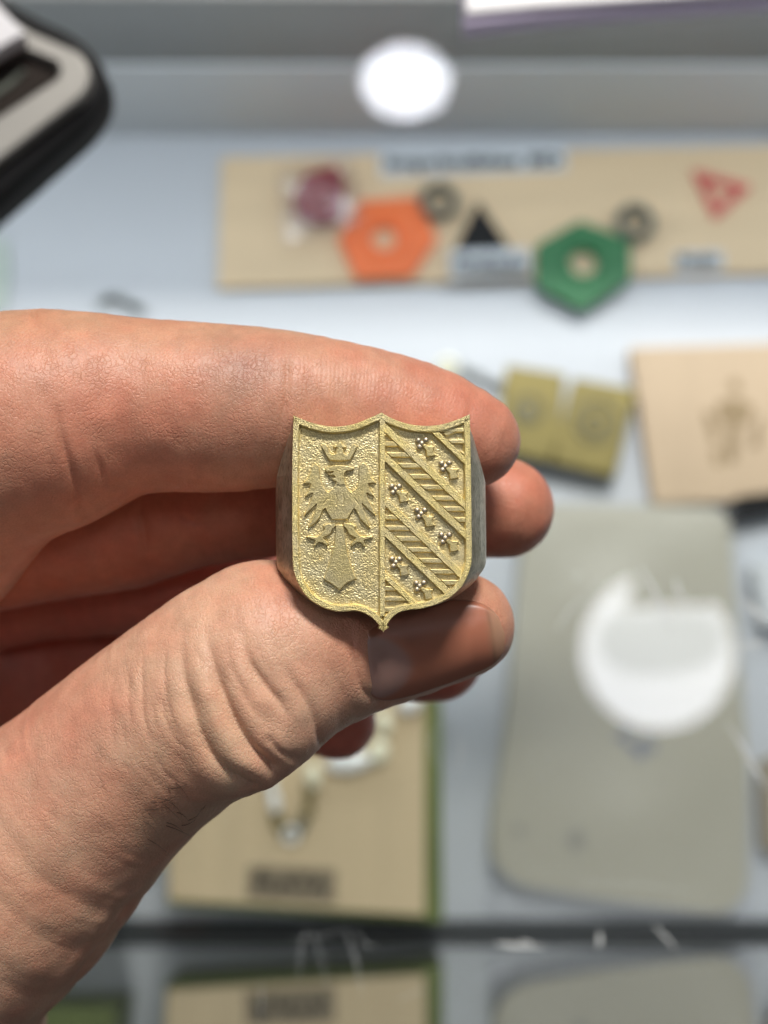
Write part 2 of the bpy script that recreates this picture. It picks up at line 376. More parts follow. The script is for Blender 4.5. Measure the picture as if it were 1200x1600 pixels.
# beige rounded plate
bp = T('beige_plate', [(820, 786), (1142, 792), (1146, 910), (1168, 1184), (1168, 1395), (1136, 1428), (931, 1404), (806, 1383), (768, 1345), (768, 1290), (790, 1137)], .008,
       M['beige'], 'large beige acrylic plate with rounded corners in a clear sleeve, lower right', 'plate', r=46, bevel=.0012)
bm = bmesh.new()
for x, y, a, b in ((900, 1312, .0030, .0036), (812, 1297, .0018, .002)): ellips_bm(bm, onz(x, y, F+.008), a, b, .0004)
link('drilled_spot', bm_mesh(bm, 'drilled_spot'), mat('grey_spot', (.34, .33, .27), .6), bp, smooth=True)
bm = bmesh.new()
for x, y, a, b, r_ in ((975, 1146, .0040, .0011, .5), (990, 1168, .0048, .0012, -.6), (1008, 1158, .0032, .001, 1.1), (1002, 1180, .0026, .001, .2), (1020, 1168, .0022, .0011, 1.4)): ellips_bm(bm, onz(x, y, F+.008), a, b, .0002, r_)
link('marker_scribble', bm_mesh(bm, 'marker_scribble'), M['bluemark'], bp, smooth=True)
film('clear_sleeve', [(812, 780), (1150, 782), (1180, 1440), (760, 1425)], F+.0095, glassmat('sleeve_film', .04, (.955, .955, .965), .5), 'crumpled clear plastic sleeve over the upper part of the beige plate', 'plastic sleeve', .003)
dk = T('black_strap', [(1136, 792), (1150, 774), (1230, 764), (1230, 800), (1160, 812), (1140, 826)], .006, M['blackp'], 'black strap end at the right edge under the wood tile', 'strap', r=6, bevel=.001)
T('dark_bracket', [(1176, 880), (1230, 876), (1230, 980), (1192, 976)], .008, M['backgrey'], 'dark grey bracket cut by the right edge beside the beige plate', 'bracket', r=6, bevel=.001)
tf = T('brown_wood_piece', [(1186, 1190), (1240, 1170), (1240, 1345), (1190, 1328)], .006, mat('dull_brown', (.30, .26, .20), .6), 'brown wooden piece at the right edge beside the beige plate', 'wood piece', r=10, bevel=.001)
# olive board, plywood plaque, chain and label
ob = T('olive_board', [(262, 1060), (688, 1090), (692, 1441), (262, 1415)], .034, M['olive'], 'thick olive green block under the plywood plaque, below the thumb', 'block', r=2, bevel=.0006)
zb = F+.034
pq = T('plywood_plaque', [(264, 1056), (664, 1084), (664, 1430), (264, 1406)], .003, M['woodB'], 'tan plywood plaque on the olive block, below the thumb', 'plaque', z=zb)
zp = zb+.003
paperlabel('name_label', [(388, 1352), (526, 1358), (524, 1412), (384, 1404)], 'PLATA', 398, 1380, 514, 32, 'small brown label with dark capital letters at the foot of the plywood plaque', -.045, 'kraft', 'brownink', z=zp)
ch = empty('beaded_chain', onz(500, 1200, zp), 'gold and pearl beaded chain draped on the plywood plaque', 'chain')
def pxr(v, z): return v/FPX*(CAM_H-z)
zc = zp+.0025
for x, y, rx, ry, ro, m in ((600, 1130, 12, 20, .1, 'gold'), (592, 1174, 15, 19, -.3, 'gold'), (545, 1190, 36, 16, .12, 'silver'), (489, 1212, 12, 19, .15, 'gold'),
                            (421, 1215, 10, 19, .2, 'silver'), (429, 1252, 9, 20, .15, 'silver'), (640, 1100, 20, 14, .3, 'silver')):
    bm = ellips_bm(bmesh.new(), onz(x, y, zc), pxr(rx, zc), pxr(ry, zc), pxr(12, zc), ro, 24, 16)
    link('bead', bm_mesh(bm, 'bead'), M[m], ch, smooth=True)
path = [(484, 1232), (484, 1252), (480, 1270), (472, 1286), (464, 1298), (444, 1298), (436, 1286), (431, 1274)]
for i, (x, y) in enumerate(path):
    bm = tor_bm(bmesh.new(), onz(x, y, zp+.0018), pxr(8, zp), pxr(2.8, zp), 16, 8, Matrix.Rotation(.8*(i % 2), 3, 'Y'))
    link('chain_link', bm_mesh(bm, 'chain_link'), M['ringgrey' if i > 2 and i < 5 else 'goldtile'], ch, smooth=True)
bm = tor_bm(bmesh.new(), onz(454, 1304, zp+.002), pxr(10, zp), pxr(3.2, zp), 24, 10); link('clasp_ring', bm_mesh(bm, 'clasp_ring'), M['silver'], ch, smooth=True)
T('olive_board', [(-260, 1190), (186, 1200), (188, 1378), (-260, 1366)], .034, M['olive'], 'second olive green block, seen only mirrored in the front pane at lower left', 'block', r=2, bevel=.0006)
# ------------------------------------------------------------ things lying on the glass
def onglass(name, pts, z0, z1, m, parent=None, r=0, bevel=.0006):
    return link(name, bm_mesh(prism_bm(pxpoly(pts, z1, r), z0, z1, bevel), name), m, parent, smooth=False)
_onz = onz
def onz(x, y, z): return _onz(x-14, y-24, z)      # the scale sits a little further up and left
sc_dev = empty('pocket_scale', onz(0, 150, 0), 'black and silver pocket scale lying on the glass at upper left', 'scale')
onglass('body', [(60, 40), (130, 70), (176, 120), (180, 168), (150, 214), (0, 345), (-240, 555), (-460, 300), (-100, -60)], .001, .012, M['blackp'], sc_dev, r=34, bevel=.003)
# silver bezel: frame between two outlines
def frame_bm(outer, inner, z0, z1, e=.0008):
    bm = bmesh.new(); rows = []
    for o_, i_ in zip(outer, inner):
        o_ = onz(*o_, z1); i_ = onz(*i_, z1); d = (i_-o_).normalized()*e
        rows.append([bm.verts.new(Vector((q.x, q.y, zz))) for q, zz in ((o_, z0), (o_, z1-e), (o_+d*.3, z1-e*.3), (o_+d, z1), (i_-d, z1), (i_, z1-e), (i_, z0))])
    for i in range(len(rows)):
        a, b = rows[i], rows[(i+1) % len(rows)]
        for j in range(6): bm.faces.new((a[j], b[j], b[j+1], a[j+1]))
    return bm
def arcpts(cx, cy, r, a0, a1, n=8): return [(cx+r*math.cos(math.radians(a0+(a1-a0)*i/n)), cy+r*math.sin(math.radians(a0+(a1-a0)*i/n))) for i in range(n+1)]
outer = [(-260, 470), (0, 283)]+arcpts(108, 142, 46, 45, -60, 8)+[(60, 72), (-20, 20), (-200, -90), (-420, 200)]
inner = [(-230, 380), (0, 212)]+arcpts(88, 134, 17, 45, -60, 8)+[(45, 99), (-10, 122), (-160, 60), (-340, 200)]
link('bezel', bm_mesh(frame_bm(outer, inner, .011, .0155), 'bezel'), M['bezel'], sc_dev)
onglass('window', [(-230, 384), (0, 216), (106, 146), (104, 124), (45, 95), (-10, 118), (-160, 60), (-340, 200)], .0115, .0128, M['lcd'], sc_dev)
onglass('window_insert', [(-20, 178), (20, 152), (48, 128), (56, 134), (30, 160), (-20, 194)], .0129, .0135, M['ringgrey'], sc_dev)
onglass('top_cover', [(-120, -60), (0, 20), (54, 76), (30, 88), (0, 106), (-60, 150), (-220, 40)], .0156, .020, M['whitep'], sc_dev, r=8)
onz = _onz
np_ = empty('paper_pad', onz(960, 0, 0), 'white paper pad with lavender edge lying on the glass, top right', 'paper pad')
onglass('cover', [(726, -60), (727, 22), (850, 10), (1000, 0), (1260, -16), (1260, -120), (726, -120)], .0062, .0075, M['whitep'], np_)
onglass('pages', [(722, -60), (724, 40), (850, 25), (1000, 13), (1260, -6), (1260, -120), (722, -120)], .0004, .006, M['lavender'], np_)
# ------------------------------------------------------------ lamps above the counter, seen mirrored in the glass
def mirror_at(px, py, z):
    v = Fv+Rv*((px-600)/FPX)+Uv*((800-py)/FPX); v.normalize()
    p = C0+v*(-CAM_H/v.z); v = Vector((v.x, v.y, -v.z)); return p+v*(z/v.z), (CAM_H+z)/v.z
def lampthing(px, py, z, rx_px, ry_px, e, label, notch=False):
    c, dist = mirror_at(px, py, z)
    el = math.asin(min(1, (CAM_H+z)/dist))
    rx = rx_px/FPX*dist*math.cos(math.atan((px-600)/FPX)); ry = ry_px/FPX*dist/math.sin(el)
    root = empty('ceiling_lamp', c+Vector((0, 0, .05)), label, 'lamp')
    bm = prism_bm([(c.x+rx*math.cos(a), c.y+ry*math.sin(a)) for a in [2*math.pi*i/64 for i in range(64)]], c.z, c.z+.004)
    link('diffuser', bm_mesh(bm, 'diffuser'), emis('lamp_diffuser', (.90, .92, 1.0), e), root)
    bm = prism_bm([(c.x+rx*1.06*math.cos(a), c.y+ry*1.06*math.sin(a)) for a in [2*math.pi*i/64 for i in range(64)]], c.z+.0045, c.z+.05)
    link('housing', bm_mesh(bm, 'housing'), M['blackp'], root)
    if notch:
        # added plate hiding the top of the disc and added dimmer panel, shaping its reflection
        def mp(x, y, zz): return tuple(mirror_at(x, y, zz)[0][:2])
        sh = [mp(x, y, z-.012) for x, y in ((968, 950), (1112, 946), (1138, 930), (1170, 860), (990, 860), (994, 895), (986, 925))]
        link('notch_plate', bm_mesh(prism_bm(sh, z-.012, z-.009), 'notch_plate'), M['blackp'], root)
        dm = [mp(x, y, z-.004) for x, y in ((948, 960), (1115, 955), (1138, 1000), (1120, 1030), (1070, 1052), (1000, 1056), (950, 1040), (930, 1000))]
        link('dimming_panel', bm_mesh(prism_bm(round_poly([Vector(q) for q in dm], .02), z-.004, z-.002), 'dimming_panel'), emis('dim_panel', (.86, .91, 1.0), e*.62), root)
lampthing(634, 126, 1.6, 63, 50, 30, 'round ceiling lamp mirrored near the top of the glass')
lampthing(1028, 1018, 1.0, 118, 116, 14, 'large round lamp mirrored in the glass at lower right, partly hidden by an added plate', True)
# ------------------------------------------------------------ the ring
D0 = 0.170; K = D0/FPX/ (1200/360)          # metres per unit of the face drawing (3.333 units = 1 photo pixel)
rc = P(597, 815, D0)
tilt = Matrix.Rotation(math.radians(-2.0), 4, 'X') @ Matrix.Rotation(math.radians(1.0), 4, 'Y')
RM = Matrix.Translation(rc) @ camo.matrix_world.to_3x3().to_4x4() @ tilt
ring = empty('signet_ring', None, 'brass signet ring with eagle and striped shield face, held between thumb and index finger', 'ring', mat=RM)
def rxy(p): return ((p[0]-590)*K, (617-p[1])*K)
def chaikin(p, n=1):
    for _ in range(n):
        q = []
        for i in range(len(p)):
            a, b = p[i], p[(i+1) % len(p)]
            q += [(a[0]*.78+b[0]*.22, a[1]*.78+b[1]*.22), (a[0]*.22+b[0]*.78, a[1]*.22+b[1]*.78)]
        p = q
    return p
def catmull(pts, n=4):
    out = []; m = len(pts)
    for i in range(m-1):
        p0 = pts[max(i-1, 0)]; p1 = pts[i]; p2 = pts[i+1]; p3 = pts[min(i+2, m-1)]
        for k in range(n):
            t = k/n
            out.append(tuple(.5*((2*b)+(-a+c)*t+(2*a-5*b+4*c-d)*t*t+(-a+3*b-3*c+d)*t**3) for a, b, c, d in zip(p0, p1, p2, p3)))
    out.append(tuple(pts[-1])); return out
seg_ = [[(128, 65), (200, 96), (290, 119), (365, 123), (450, 108), (530, 76), (587, 50)],
        [(587, 50), (640, 80), (720, 108), (800, 119), (880, 115), (960, 94), (1046, 58)],
        [(1046, 58), (1050, 200), (1053, 400), (1055, 600), (1056, 800), (1046, 865), (1018, 930), (975, 985), (920, 1026), (860, 1052), (790, 1070), (730, 1076), (680, 1088), (640, 1118), (615, 1156), (597, 1192)],
        [(597, 1192), (576, 1160), (545, 1122), (500, 1095), (450, 1081), (370, 1085), (300, 1070), (240, 1040), (192, 998), (155, 940), (133, 880), (125, 800), (122, 600), (122, 300), (128, 65)]]
outline = []
for s in seg_: outline += catmull(s, 4)[:-1]
def offset(poly, d):               # inward for d>0 on a clockwise-on-page outline; mitred
    n = len(poly); out = []; s = 1 if area2(poly) > 0 else -1
    for i in range(n):
        p = np.array(poly[i]); a = np.array(poly[i-1]); b = np.array(poly[(i+1) % n])
        e1 = p-a; e2 = b-p; e1 = e1/np.linalg.norm(e1); e2 = e2/np.linalg.norm(e2)
        n1 = np.array([-e1[1], e1[0]])*s; n2 = np.array([-e2[1], e2[0]])*s
        m = n1+n2; l = m.dot(m); m = m*2/l if l > .25 else m/math.sqrt(l)*2.2
        out.append(tuple(p+m*d))
    return out
outR = [rxy(p) for p in outline]
def brass(name, col, col2, rough, grain, depth, vert=False, metal=.9):
    m = bpy.data.materials.new(name); m.use_nodes = True; nt = m.node_tree; N = nt.nodes; L = nt.links
    b = N['Principled BSDF']; b.inputs['Metallic'].default_value = metal
    tc = N.new('ShaderNodeTexCoord')
    n1 = N.new('ShaderNodeTexNoise'); n1.inputs['Scale'].default_value = 420; n1.inputs['Detail'].default_value = 5
    n2 = N.new('ShaderNodeTexNoise'); n2.inputs['Scale'].default_value = grain; n2.inputs['Detail'].default_value = 3; n2.inputs['Roughness'].default_value = .6
    mp = N.new('ShaderNodeMapping'); L.new(tc.outputs['Object'], mp.inputs[0]); L.new(mp.outputs[0], n2.inputs['Vector']); L.new(tc.outputs['Object'], n1.inputs['Vector'])
    if vert: mp.inputs['Scale'].default_value = (1, .3, 1)
    mx = N.new('ShaderNodeMix'); mx.data_type = 'RGBA'; mx.inputs[6].default_value = (*col, 1); mx.inputs[7].default_value = (*col2, 1)
    rmp = N.new('ShaderNodeValToRGB'); rmp.color_ramp.elements[0].position = .42; rmp.color_ramp.elements[1].position = .66
    L.new(n1.outputs[0], rmp.inputs[0]); L.new(rmp.outputs[0], mx.inputs[0]); 
    # tarnish grains
    m2 = N.new('ShaderNodeMix'); m2.data_type = 'RGBA'; m2.blend_type = 'MULTIPLY'; m2.inputs[0].default_value = .75
    r2 = N.new('ShaderNodeValToRGB'); r2.color_ramp.elements[0].position = .30; r2.color_ramp.elements[0].color = (.35, .33, .30, 1); r2.color_ramp.elements[1].position = .52
    L.new(n2.outputs[0], r2.inputs[0]); L.new(mx.outputs[2], m2.inputs[6]); L.new(r2.outputs[0], m2.inputs[7]); L.new(m2.outputs[2], b.inputs['Base Color'])
    b.inputs['Roughness'].default_value = rough
    bp = N.new('ShaderNodeBump'); bp.inputs['Distance'].default_value = depth; L.new(n2.outputs[0], bp.inputs['Height']); L.new(bp.outputs[0], b.inputs['Normal'])
    return m
M['brass_field'] = brass('brass_sandblasted', (.88, .73, .37), (.86, .76, .47), .44, 8200, .00003)
M['brass_raised'] = brass('brass_raised', (.87, .72, .34), (.83, .71, .40), .42, 8200, .00003)
M['brass_rim'] = brass('brass_rim', (.90, .75, .33), (.84, .72, .40), .36, 7000, .00016)
M['brass_side'] = brass('brass_side_worn', (.64, .59, .46), (.44, .40, .28), .42, 4600, .0001, True, .9)
M['solder'] = brass('tarnished_grey_metal', (.62, .53, .37), (.50, .43, .32), .42, 6000, .00003)
HR = 34*K                          # rim height over the field
def loft(name, loops, mat_, parent, cap0=False, cap1=False, smooth=False):
    bm = bmesh.new(); rows = [[bm.verts.new((x, y, z)) for x, y in lp] for lp, z in loops]; n = len(rows[0])
    for a, b in zip(rows, rows[1:]):
        for i in range(n): bm.faces.new((a[i], a[(i+1) % n], b[(i+1) % n], b[i]))
    if cap0: bm.faces.new(rows[0])
    if cap1: bm.faces.new(rows[-1])
    bmesh.ops.triangulate(bm, faces=[f for f in bm.faces if len(f.verts) > 4])
    return link(name, bm_mesh(bm, name), mat_, parent, world=False, smooth=smooth)
off = lambda d: [rxy(p) for p in offset(outline, d)]
loft('shield_rim', [(off(0), -.0004), (off(0), HR*.86), (off(2), HR*.97), (off(5), HR), (off(27), HR), (off(31), HR*.96), (off(32.5), HR*.8), (off(33), HR*.5), (off(37), HR*.42), (off(38), -.00005)], M['brass_rim'], ring)
def lerp_loop(a, b, t): return [(p[0]*(1-t)+q[0]*t, p[1]*(1-t)+q[1]*t) for p, q in zip(a, b)]
# wider barrel outline behind the face, point for point
def barrel(p):
    x, y = p; cx = x-590
    if y > 1040 and abs(cx) < 190: return (x, y+2)               # stays under the point of the shield
    k = 1+.22*max(0, min(1, (y-60)/330))**.8
    if y < 130: k = 1.0+.03*abs(cx)/460
    if y > 860: k = 1.22-.16*((y-860)/230)
    return (590+cx*k, y+(6 if y > 900 else 0))
B = [rxy(barrel(p)) for p in outline]
A0 = [rxy(p) for p in outline]
base = off(20)
loops = [(off(22), .0), (off(1.5), .0), (off(.4), -.0004)]
for t, z in ((.25, -.0012), (.55, -.0024), (.82, -.0040), (.97, -.0058), (1.0, -.0074)): loops.append((lerp_loop(A0, B, t), z))
loops.append(([(x*.98, y*.86-.0002) for x, y in B], -.0100)); loops.append(([(x*.93, y*.72) for x, y in B], -.0125))
loft('ring_head', loops, M['brass_side'], ring, cap1=True, smooth=False)
fieldp = off(21)

# shank: an arc that closes the ring behind the head
bm = bmesh.new(); rows = []
Rb = .0118; 
for i in range(41):
    a = math.radians(-20-140*2*0 + 0) if False else math.radians(200+ (340-200)*0)
    th = math.radians(-25 - i/40*130*1.0)  # from right, under, to left
    th = math.radians(25 - i/40*230)
    c = abs(math.cos((i/40-.5)*math.pi)); hw = .0068-.0035*c; tk = .0012+.0006*(1-c)
    row = []
    for j in range(16):
        b = 2*math.pi*j/16; rr = Rb-tk+tk*math.copysign(abs(math.cos(b))**.7, math.cos(b)); yy = hw*math.copysign(abs(math.sin(b))**.6, math.sin(b))
        row.append(bm.verts.new((rr*math.cos(th), yy, -.0125+rr*math.sin(th))))
    rows.append(row)
for a, b in zip(rows, rows[1:]):
    for j in range(16): bm.faces.new((a[j], a[(j+1) % 16], b[(j+1) % 16], b[j]))
bm.faces.new(rows[0]); bm.faces.new(rows[-1])
link('shank', bm_mesh(bm, 'shank'), M['brass_side'], ring, world=False, smooth=True)

def clipconv(subject, convex):     # Sutherland-Hodgman, convex clip window
    if area2(convex) < 0: convex = convex[::-1]
    out = list(subject)
    for i in range(len(convex)):
        a, b = convex[i], convex[(i+1) % len(convex)]
        ins = lambda p: (b[0]-a[0])*(p[1]-a[1])-(b[1]-a[1])*(p[0]-a[0]) >= 0
        res = []
        for j in range(len(out)):
            p, q = out[j-1], out[j]
            if ins(p) != ins(q):
                d1 = (b[0]-a[0])*(p[1]-a[1])-(b[1]-a[1])*(p[0]-a[0]); d2 = (b[0]-a[0])*(q[1]-a[1])-(b[1]-a[1])*(q[0]-a[0])
                t = d1/(d1-d2); res.append((p[0]+(q[0]-p[0])*t, p[1]+(q[1]-p[1])*t))
            if ins(q): res.append(q)
        out = res
        if not out: break
    return out
def inpoly(X, Y, poly):
    c = np.zeros(X.shape, bool); n = len(poly)
    for i in range(n):
        (x1, y1), (x2, y2) = poly[i-1], poly[i]
        if y1 == y2: continue
        c ^= ((y1 > Y) != (y2 > Y)) & (X < (x2-x1)*(Y-y1)/(y2-y1)+x1)
    return c
_lat = np.random.default_rng(11).random((512, 512))
def grain(X, Y, wl):
    x = X/wl+40; y = Y/wl+40; i = np.floor(x).astype(int); j = np.floor(y).astype(int); f = x-i; g = y-j; f = f*f*(3-2*f); g = g*g*(3-2*g)
    L_ = lambda a, b: _lat[a % 512, b % 512]
    return (L_(i, j)*(1-f)+L_(i+1, j)*f)*(1-g)+(L_(i, j+1)*(1-f)+L_(i+1, j+1)*f)*g-.5
def sand(X, Y): c_, s_ = .82, .57; U_ = X*c_-Y*s_+900; V_ = X*s_+Y*c_+300; return 1.5*grain(X, Y, 5.4)+1.3*grain(U_, V_, 4.1)+.8*grain(U_, V_, 30)
def blur(a, sg):
    k = int(3*sg)+1; w_ = np.exp(-.5*(np.arange(-k, k+1)/sg)**2); w_ /= w_.sum()
    a = np.apply_along_axis(lambda v: np.convolve(v, w_, 'same'), 0, a); return np.apply_along_axis(lambda v: np.convolve(v, w_, 'same'), 1, a)
def grid_mesh(name, X, Y, Z, keep, m, parent):
    """X,Y drawing units, Z units; keeps cells with any kept corner"""
    n0, n1 = X.shape; kc = keep[:-1, :-1] | keep[1:, :-1] | keep[:-1, 1:] | keep[1:, 1:]
    idx = np.arange(n0*n1).reshape(n0, n1); q = np.stack([idx[:-1, :-1][kc], idx[:-1, 1:][kc], idx[1:, 1:][kc], idx[1:, :-1][kc]], 1)
    used, inv = np.unique(q, return_inverse=True); q = inv.reshape(q.shape)
    co_ = np.stack([(X.ravel()[used]-590)*K, (617-Y.ravel()[used])*K, Z.ravel()[used]*K], 1)
    a, b, c = co_[q[0, 0]], co_[q[0, 1]], co_[q[0, 2]]
    if np.cross(b-a, c-a)[2] < 0: q = q[:, ::-1]
    me = bpy.data.meshes.new(name); me.from_pydata([], [], [])
    me.vertices.add(len(co_)); me.vertices.foreach_set('co', co_.ravel()); me.loops.add(q.size); me.polygons.add(len(q))
    me.loops.foreach_set('vertex_index', np.ascontiguousarray(q).ravel().astype(np.int32)); me.polygons.foreach_set('loop_start', np.arange(len(q), dtype=np.int32)*4)
    me.polygons.foreach_set('loop_total', np.full(len(q), 4, np.int32)); me.update(calc_edges=True)
    return link(name, me, M[m], parent or ring, world=False, smooth=True)
def relief(name, poly, h, m='brass_raised', bev=2.2, parent=None, cuts=()):
    st = 1.7; x0 = min(p[0] for p in poly)-8; x1 = max(p[0] for p in poly)+8; y0 = min(p[1] for p in poly)-8; y1 = max(p[1] for p in poly)+8
    X, Y = np.meshgrid(np.arange(x0, x1, st), np.arange(y0, y1, st), indexing='ij')
    mk_ = sum(inpoly(X+dx, Y+dy, poly).astype(float) for dx, dy in ((-.5, -.5), (.5, -.5), (-.5, .5), (.5, .5)))/4
    b_ = blur(mk_, max(.8, bev*.5)); t = np.clip((b_-.2)/.6, 0, 1); t = t*t*(3-2*t)
    hh = h*(1.3 if h < 20 else 1.12)
    Z = -3+(hh+3)*t+sand(X, Y)*.55*t
    for (pts, wd, dp) in cuts:
        d = np.full(X.shape, 1e9)
        for (ax_, ay), (bx, by) in zip(pts[:-1], pts[1:]):
            tt = np.clip(((X-ax_)*(bx-ax_)+(Y-ay)*(by-ay))/((bx-ax_)**2+(by-ay)**2), 0, 1); d = np.minimum(d, np.hypot(X-ax_-tt*(bx-ax_), Y-ay-tt*(by-ay)))
        Z -= dp*np.exp(-(d/wd)**2)*t
    return grid_mesh(name, X, Y, Z, Z > -2.9, m, parent)
_X, _Y = np.meshgrid(np.arange(130, 1050, 1.7), np.arange(55, 1170, 1.7), indexing='ij')
_pit = np.clip(grain(_X+900, _Y+100, 11)-.40, 0, 1)*-45
grid_mesh('field', _X, _Y, sand(_X, _Y)*1.15+_pit, inpoly(_X, _Y, offset(outline, 20)), 'brass_field', ring)
inner = offset(outline, 24)
half = clipconv(inner, [(597, 0), (2000, 0), (2000, 2000), (597, 2000)])
relief('divider', clipconv(offset(outline, 28), [(576, 0), (606, 0), (606, 1110), (576, 1110)]), 29, 'brass_rim', 2.5)
SL = .965
def band(c0, c1, x0=597, x1=1060):  # strip between two diagonals y = SL*x + c
    return [(x0, SL*x0+c0), (x1, SL*x1+c0), (x1, SL*x1+c1), (x0, SL*x0+c1)]
def clip2(a, b): return clipconv(a, b)
RT, RB = 24, 21
rails = [(-706, -664), (-482, -428), (-330, -277), (-97, -46), (60, 113), (293, 336)]
for c0, c1 in rails:
    p = clip2(half, band(c0, c1))
    if len(p) > 2: relief('diagonal_rail', p, RT, 'brass_rim', 2.6)
def bars(c0, c1, ys, hh):
    for y in ys:
        p = [(597, y), (1060, y), (1060, y+hh), (597, y+hh)]
        p = clip2(clip2(half, band(c0, c1)), p)
        if len(p) > 2 and abs(area2(p)) > 160: relief('hatch_bar', p, RB, 'brass_raised', 2.6)
P_ = 56.5
bars(-427.4, -330.6, [143+P_*i for i in range(-1, 10)], 27)       # slots sit between the bars
bars(-45.4, 59.4, [525+P_*i for i in range(-1, 9)], 27)
bars(336.6, 620, [952, 1006, 1062], 25)
bars(-1100, -706.6, [130, 190, 252], 22)
# upper-right corner fan line
relief('hatch_bar', [(905, 158), (1010, 112), (1024, 118), (1024, 134), (925, 172)], 15, 'brass_raised', 2)
# ermine spots: three balls and a flared tail
for (ex, ey) in ((797, 208), (918, 328), (658, 448), (792, 575), (918, 703), (660, 828), (785, 952)):
    e = empty('ermine_spot', None, None, None, mat=Matrix()); e.parent = ring; e.matrix_parent_inverse = Matrix(); e.matrix_world = RM
    for (dx, dy) in ((-18, -15), (19, -15), (-12, 20), (0, 2)):
        bm = ellips_bm(bmesh.new(), (*rxy((ex+dx*1.05+random.uniform(-1.5, 1.5), ey+dy+random.uniform(-1.5, 1.5))), 8*K), 16.5*K, 16.5*K, 11*K, 0, 16, 10)
        o = link('ball', bm_mesh(bm, 'ball'), M['solder'], e, world=False, smooth=True); o.matrix_parent_inverse = Matrix()
    j = lambda: random.uniform(-2, 2)
    tail = [(ex+2, ey+16), (ex+16, ey+3), (ex+35+j(), ey+16+j()), (ex+71+j(), ey+14+j()), (ex+59+j(), ey+38+j()), (ex+73+j(), ey+64+j()), (ex+26+j(), ey+72+j()), (ex+22+j(), ey+38)]
    o = relief('tail', tail, 17, 'brass_raised', 2.2, e); o.matrix_parent_inverse = Matrix()
# crown (drawing coordinates from the enlarged left half)
zA = lambda pts: [(66.7+.4444*x, 33.3+.4444*y) for x, y in pts]
zB = lambda pts: [(66.7+.4722*x, 600+.4722*y) for x, y in pts]
cr = empty('crown', None, None, None, mat=Matrix()); cr.parent = ring; cr.matrix_parent_inverse = Matrix(); cr.matrix_world = RM
def sub(o): o.matrix_parent_inverse = Matrix(); return o
sub(relief('crown_band', zA([(465, 430), (510, 405), (545, 440), (560, 500), (590, 530), (635, 520), (640, 470), (668, 450), (690, 450), (725, 470), (728, 515), (765, 530), (800, 490), (815, 435), (850, 405), (890, 430), (855, 505), (805, 595), (690, 604), (560, 599), (510, 515)]), 18, 'brass_raised', 1.6, cr))
sub(relief('crown_point', chaikin(zA([(600, 425), (640, 425), (665, 385), (680, 350), (700, 390), (725, 425), (765, 435), (745, 460), (715, 445), (700, 470), (665, 470), (650, 445), (615, 455)])), 18, 'brass_raised', 2.5, cr))
for x in (500, 860): 
    bm = ellips_bm(bmesh.new(), (*rxy(zA([(x, 425)])[0]), 8*K), 9*K, 8*K, 8*K); sub(link('crown_ball', bm_mesh(bm, 'crown_ball'), M['brass_raised'], cr, world=False, smooth=True))
# eagle
eg = empty('eagle', None, None, None, mat=Matrix()); eg.parent = ring; eg.matrix_parent_inverse = Matrix(); eg.matrix_world = RM
left = zA([(640, 860), (610, 915), (545, 978), (490, 915), (455, 820), (447, 720), (438, 665), (400, 632), (355, 662), (335, 745), (305, 812), (248, 868), (345, 872), (325, 935), (268, 1030), (368, 978), (345, 1060), (300, 1160), (255, 1262), (415, 1105), (392, 1190), (350, 1300), (305, 1395), (400, 1330), (455, 1255), (485, 1180), (510, 1158), (540, 1215), (590, 1290)])
right = zA([(775, 1290), (810, 1220), (850, 1158), (880, 1200), (925, 1290), (985, 1350), (1045, 1400), (1010, 1300), (965, 1190), (940, 1095), (1010, 1170), (1108, 1255), (1060, 1140), (1015, 1050), (992, 975), (1090, 1025), (1040, 945), (1010, 870), (1110, 862), (1050, 790), (1020, 700), (995, 645), (950, 622), (908, 655), (905, 730), (905, 830), (875, 925), (815, 972), (765, 915), (745, 850)])
body = left+right
sub(relief('body', body, 15, 'brass_raised', 2, eg, cuts=[(zA(c_), 2.2, 2.5) for c_ in ([(640, 1000), (655, 1060), (640, 1120)], [(720, 1000), (735, 1060), (720, 1120)], [(540, 1040), (490, 1110)], [(850, 1040), (900, 1110)])]))
head = zA([(636, 885), (642, 848), (600, 832), (588, 812), (632, 800), (615, 772), (560, 778), (543, 762), (600, 745), (610, 724), (530, 737), (508, 708), (515, 684), (570, 667), (640, 655), (720, 655), (800, 670), (855, 688), (832, 713), (762, 722), (740, 752), (736, 800), (750, 885)])
sub(relief('head', head, 18.5, 'brass_raised', 1.4, eg))
tailp = zB([(600, 70), (680, 75), (700, 190), (718, 330), (750, 480), (800, 610), (822, 668), (745, 700), (700, 730), (640, 790), (580, 740), (525, 705), (465, 672), (505, 560), (545, 440), (578, 300), (592, 180)])
sub(relief('tail_feathers', tailp, 16.5, 'brass_raised', 1.4, eg))
legL = zB([(560, 60), (600, 40), (598, 95), (560, 120), (540, 180), (480, 205), (455, 220), (520, 270), (505, 318), (460, 270), (410, 262), (370, 320), (350, 300), (380, 245), (330, 230), (262, 208), (300, 192), (370, 205), (420, 190), (450, 150), (480, 120), (450, 90), (500, 60)])
legR = [(2*640-(x), y) for x, y in [((px-66.7)/.4722, (py-600)/.4722) for px, py in legL]]
sub(relief('talon', chaikin(legL), 16, 'brass_raised', 2.6, eg)); sub(relief('talon', chaikin(zB(legR)), 16, 'brass_raised', 2.6, eg))
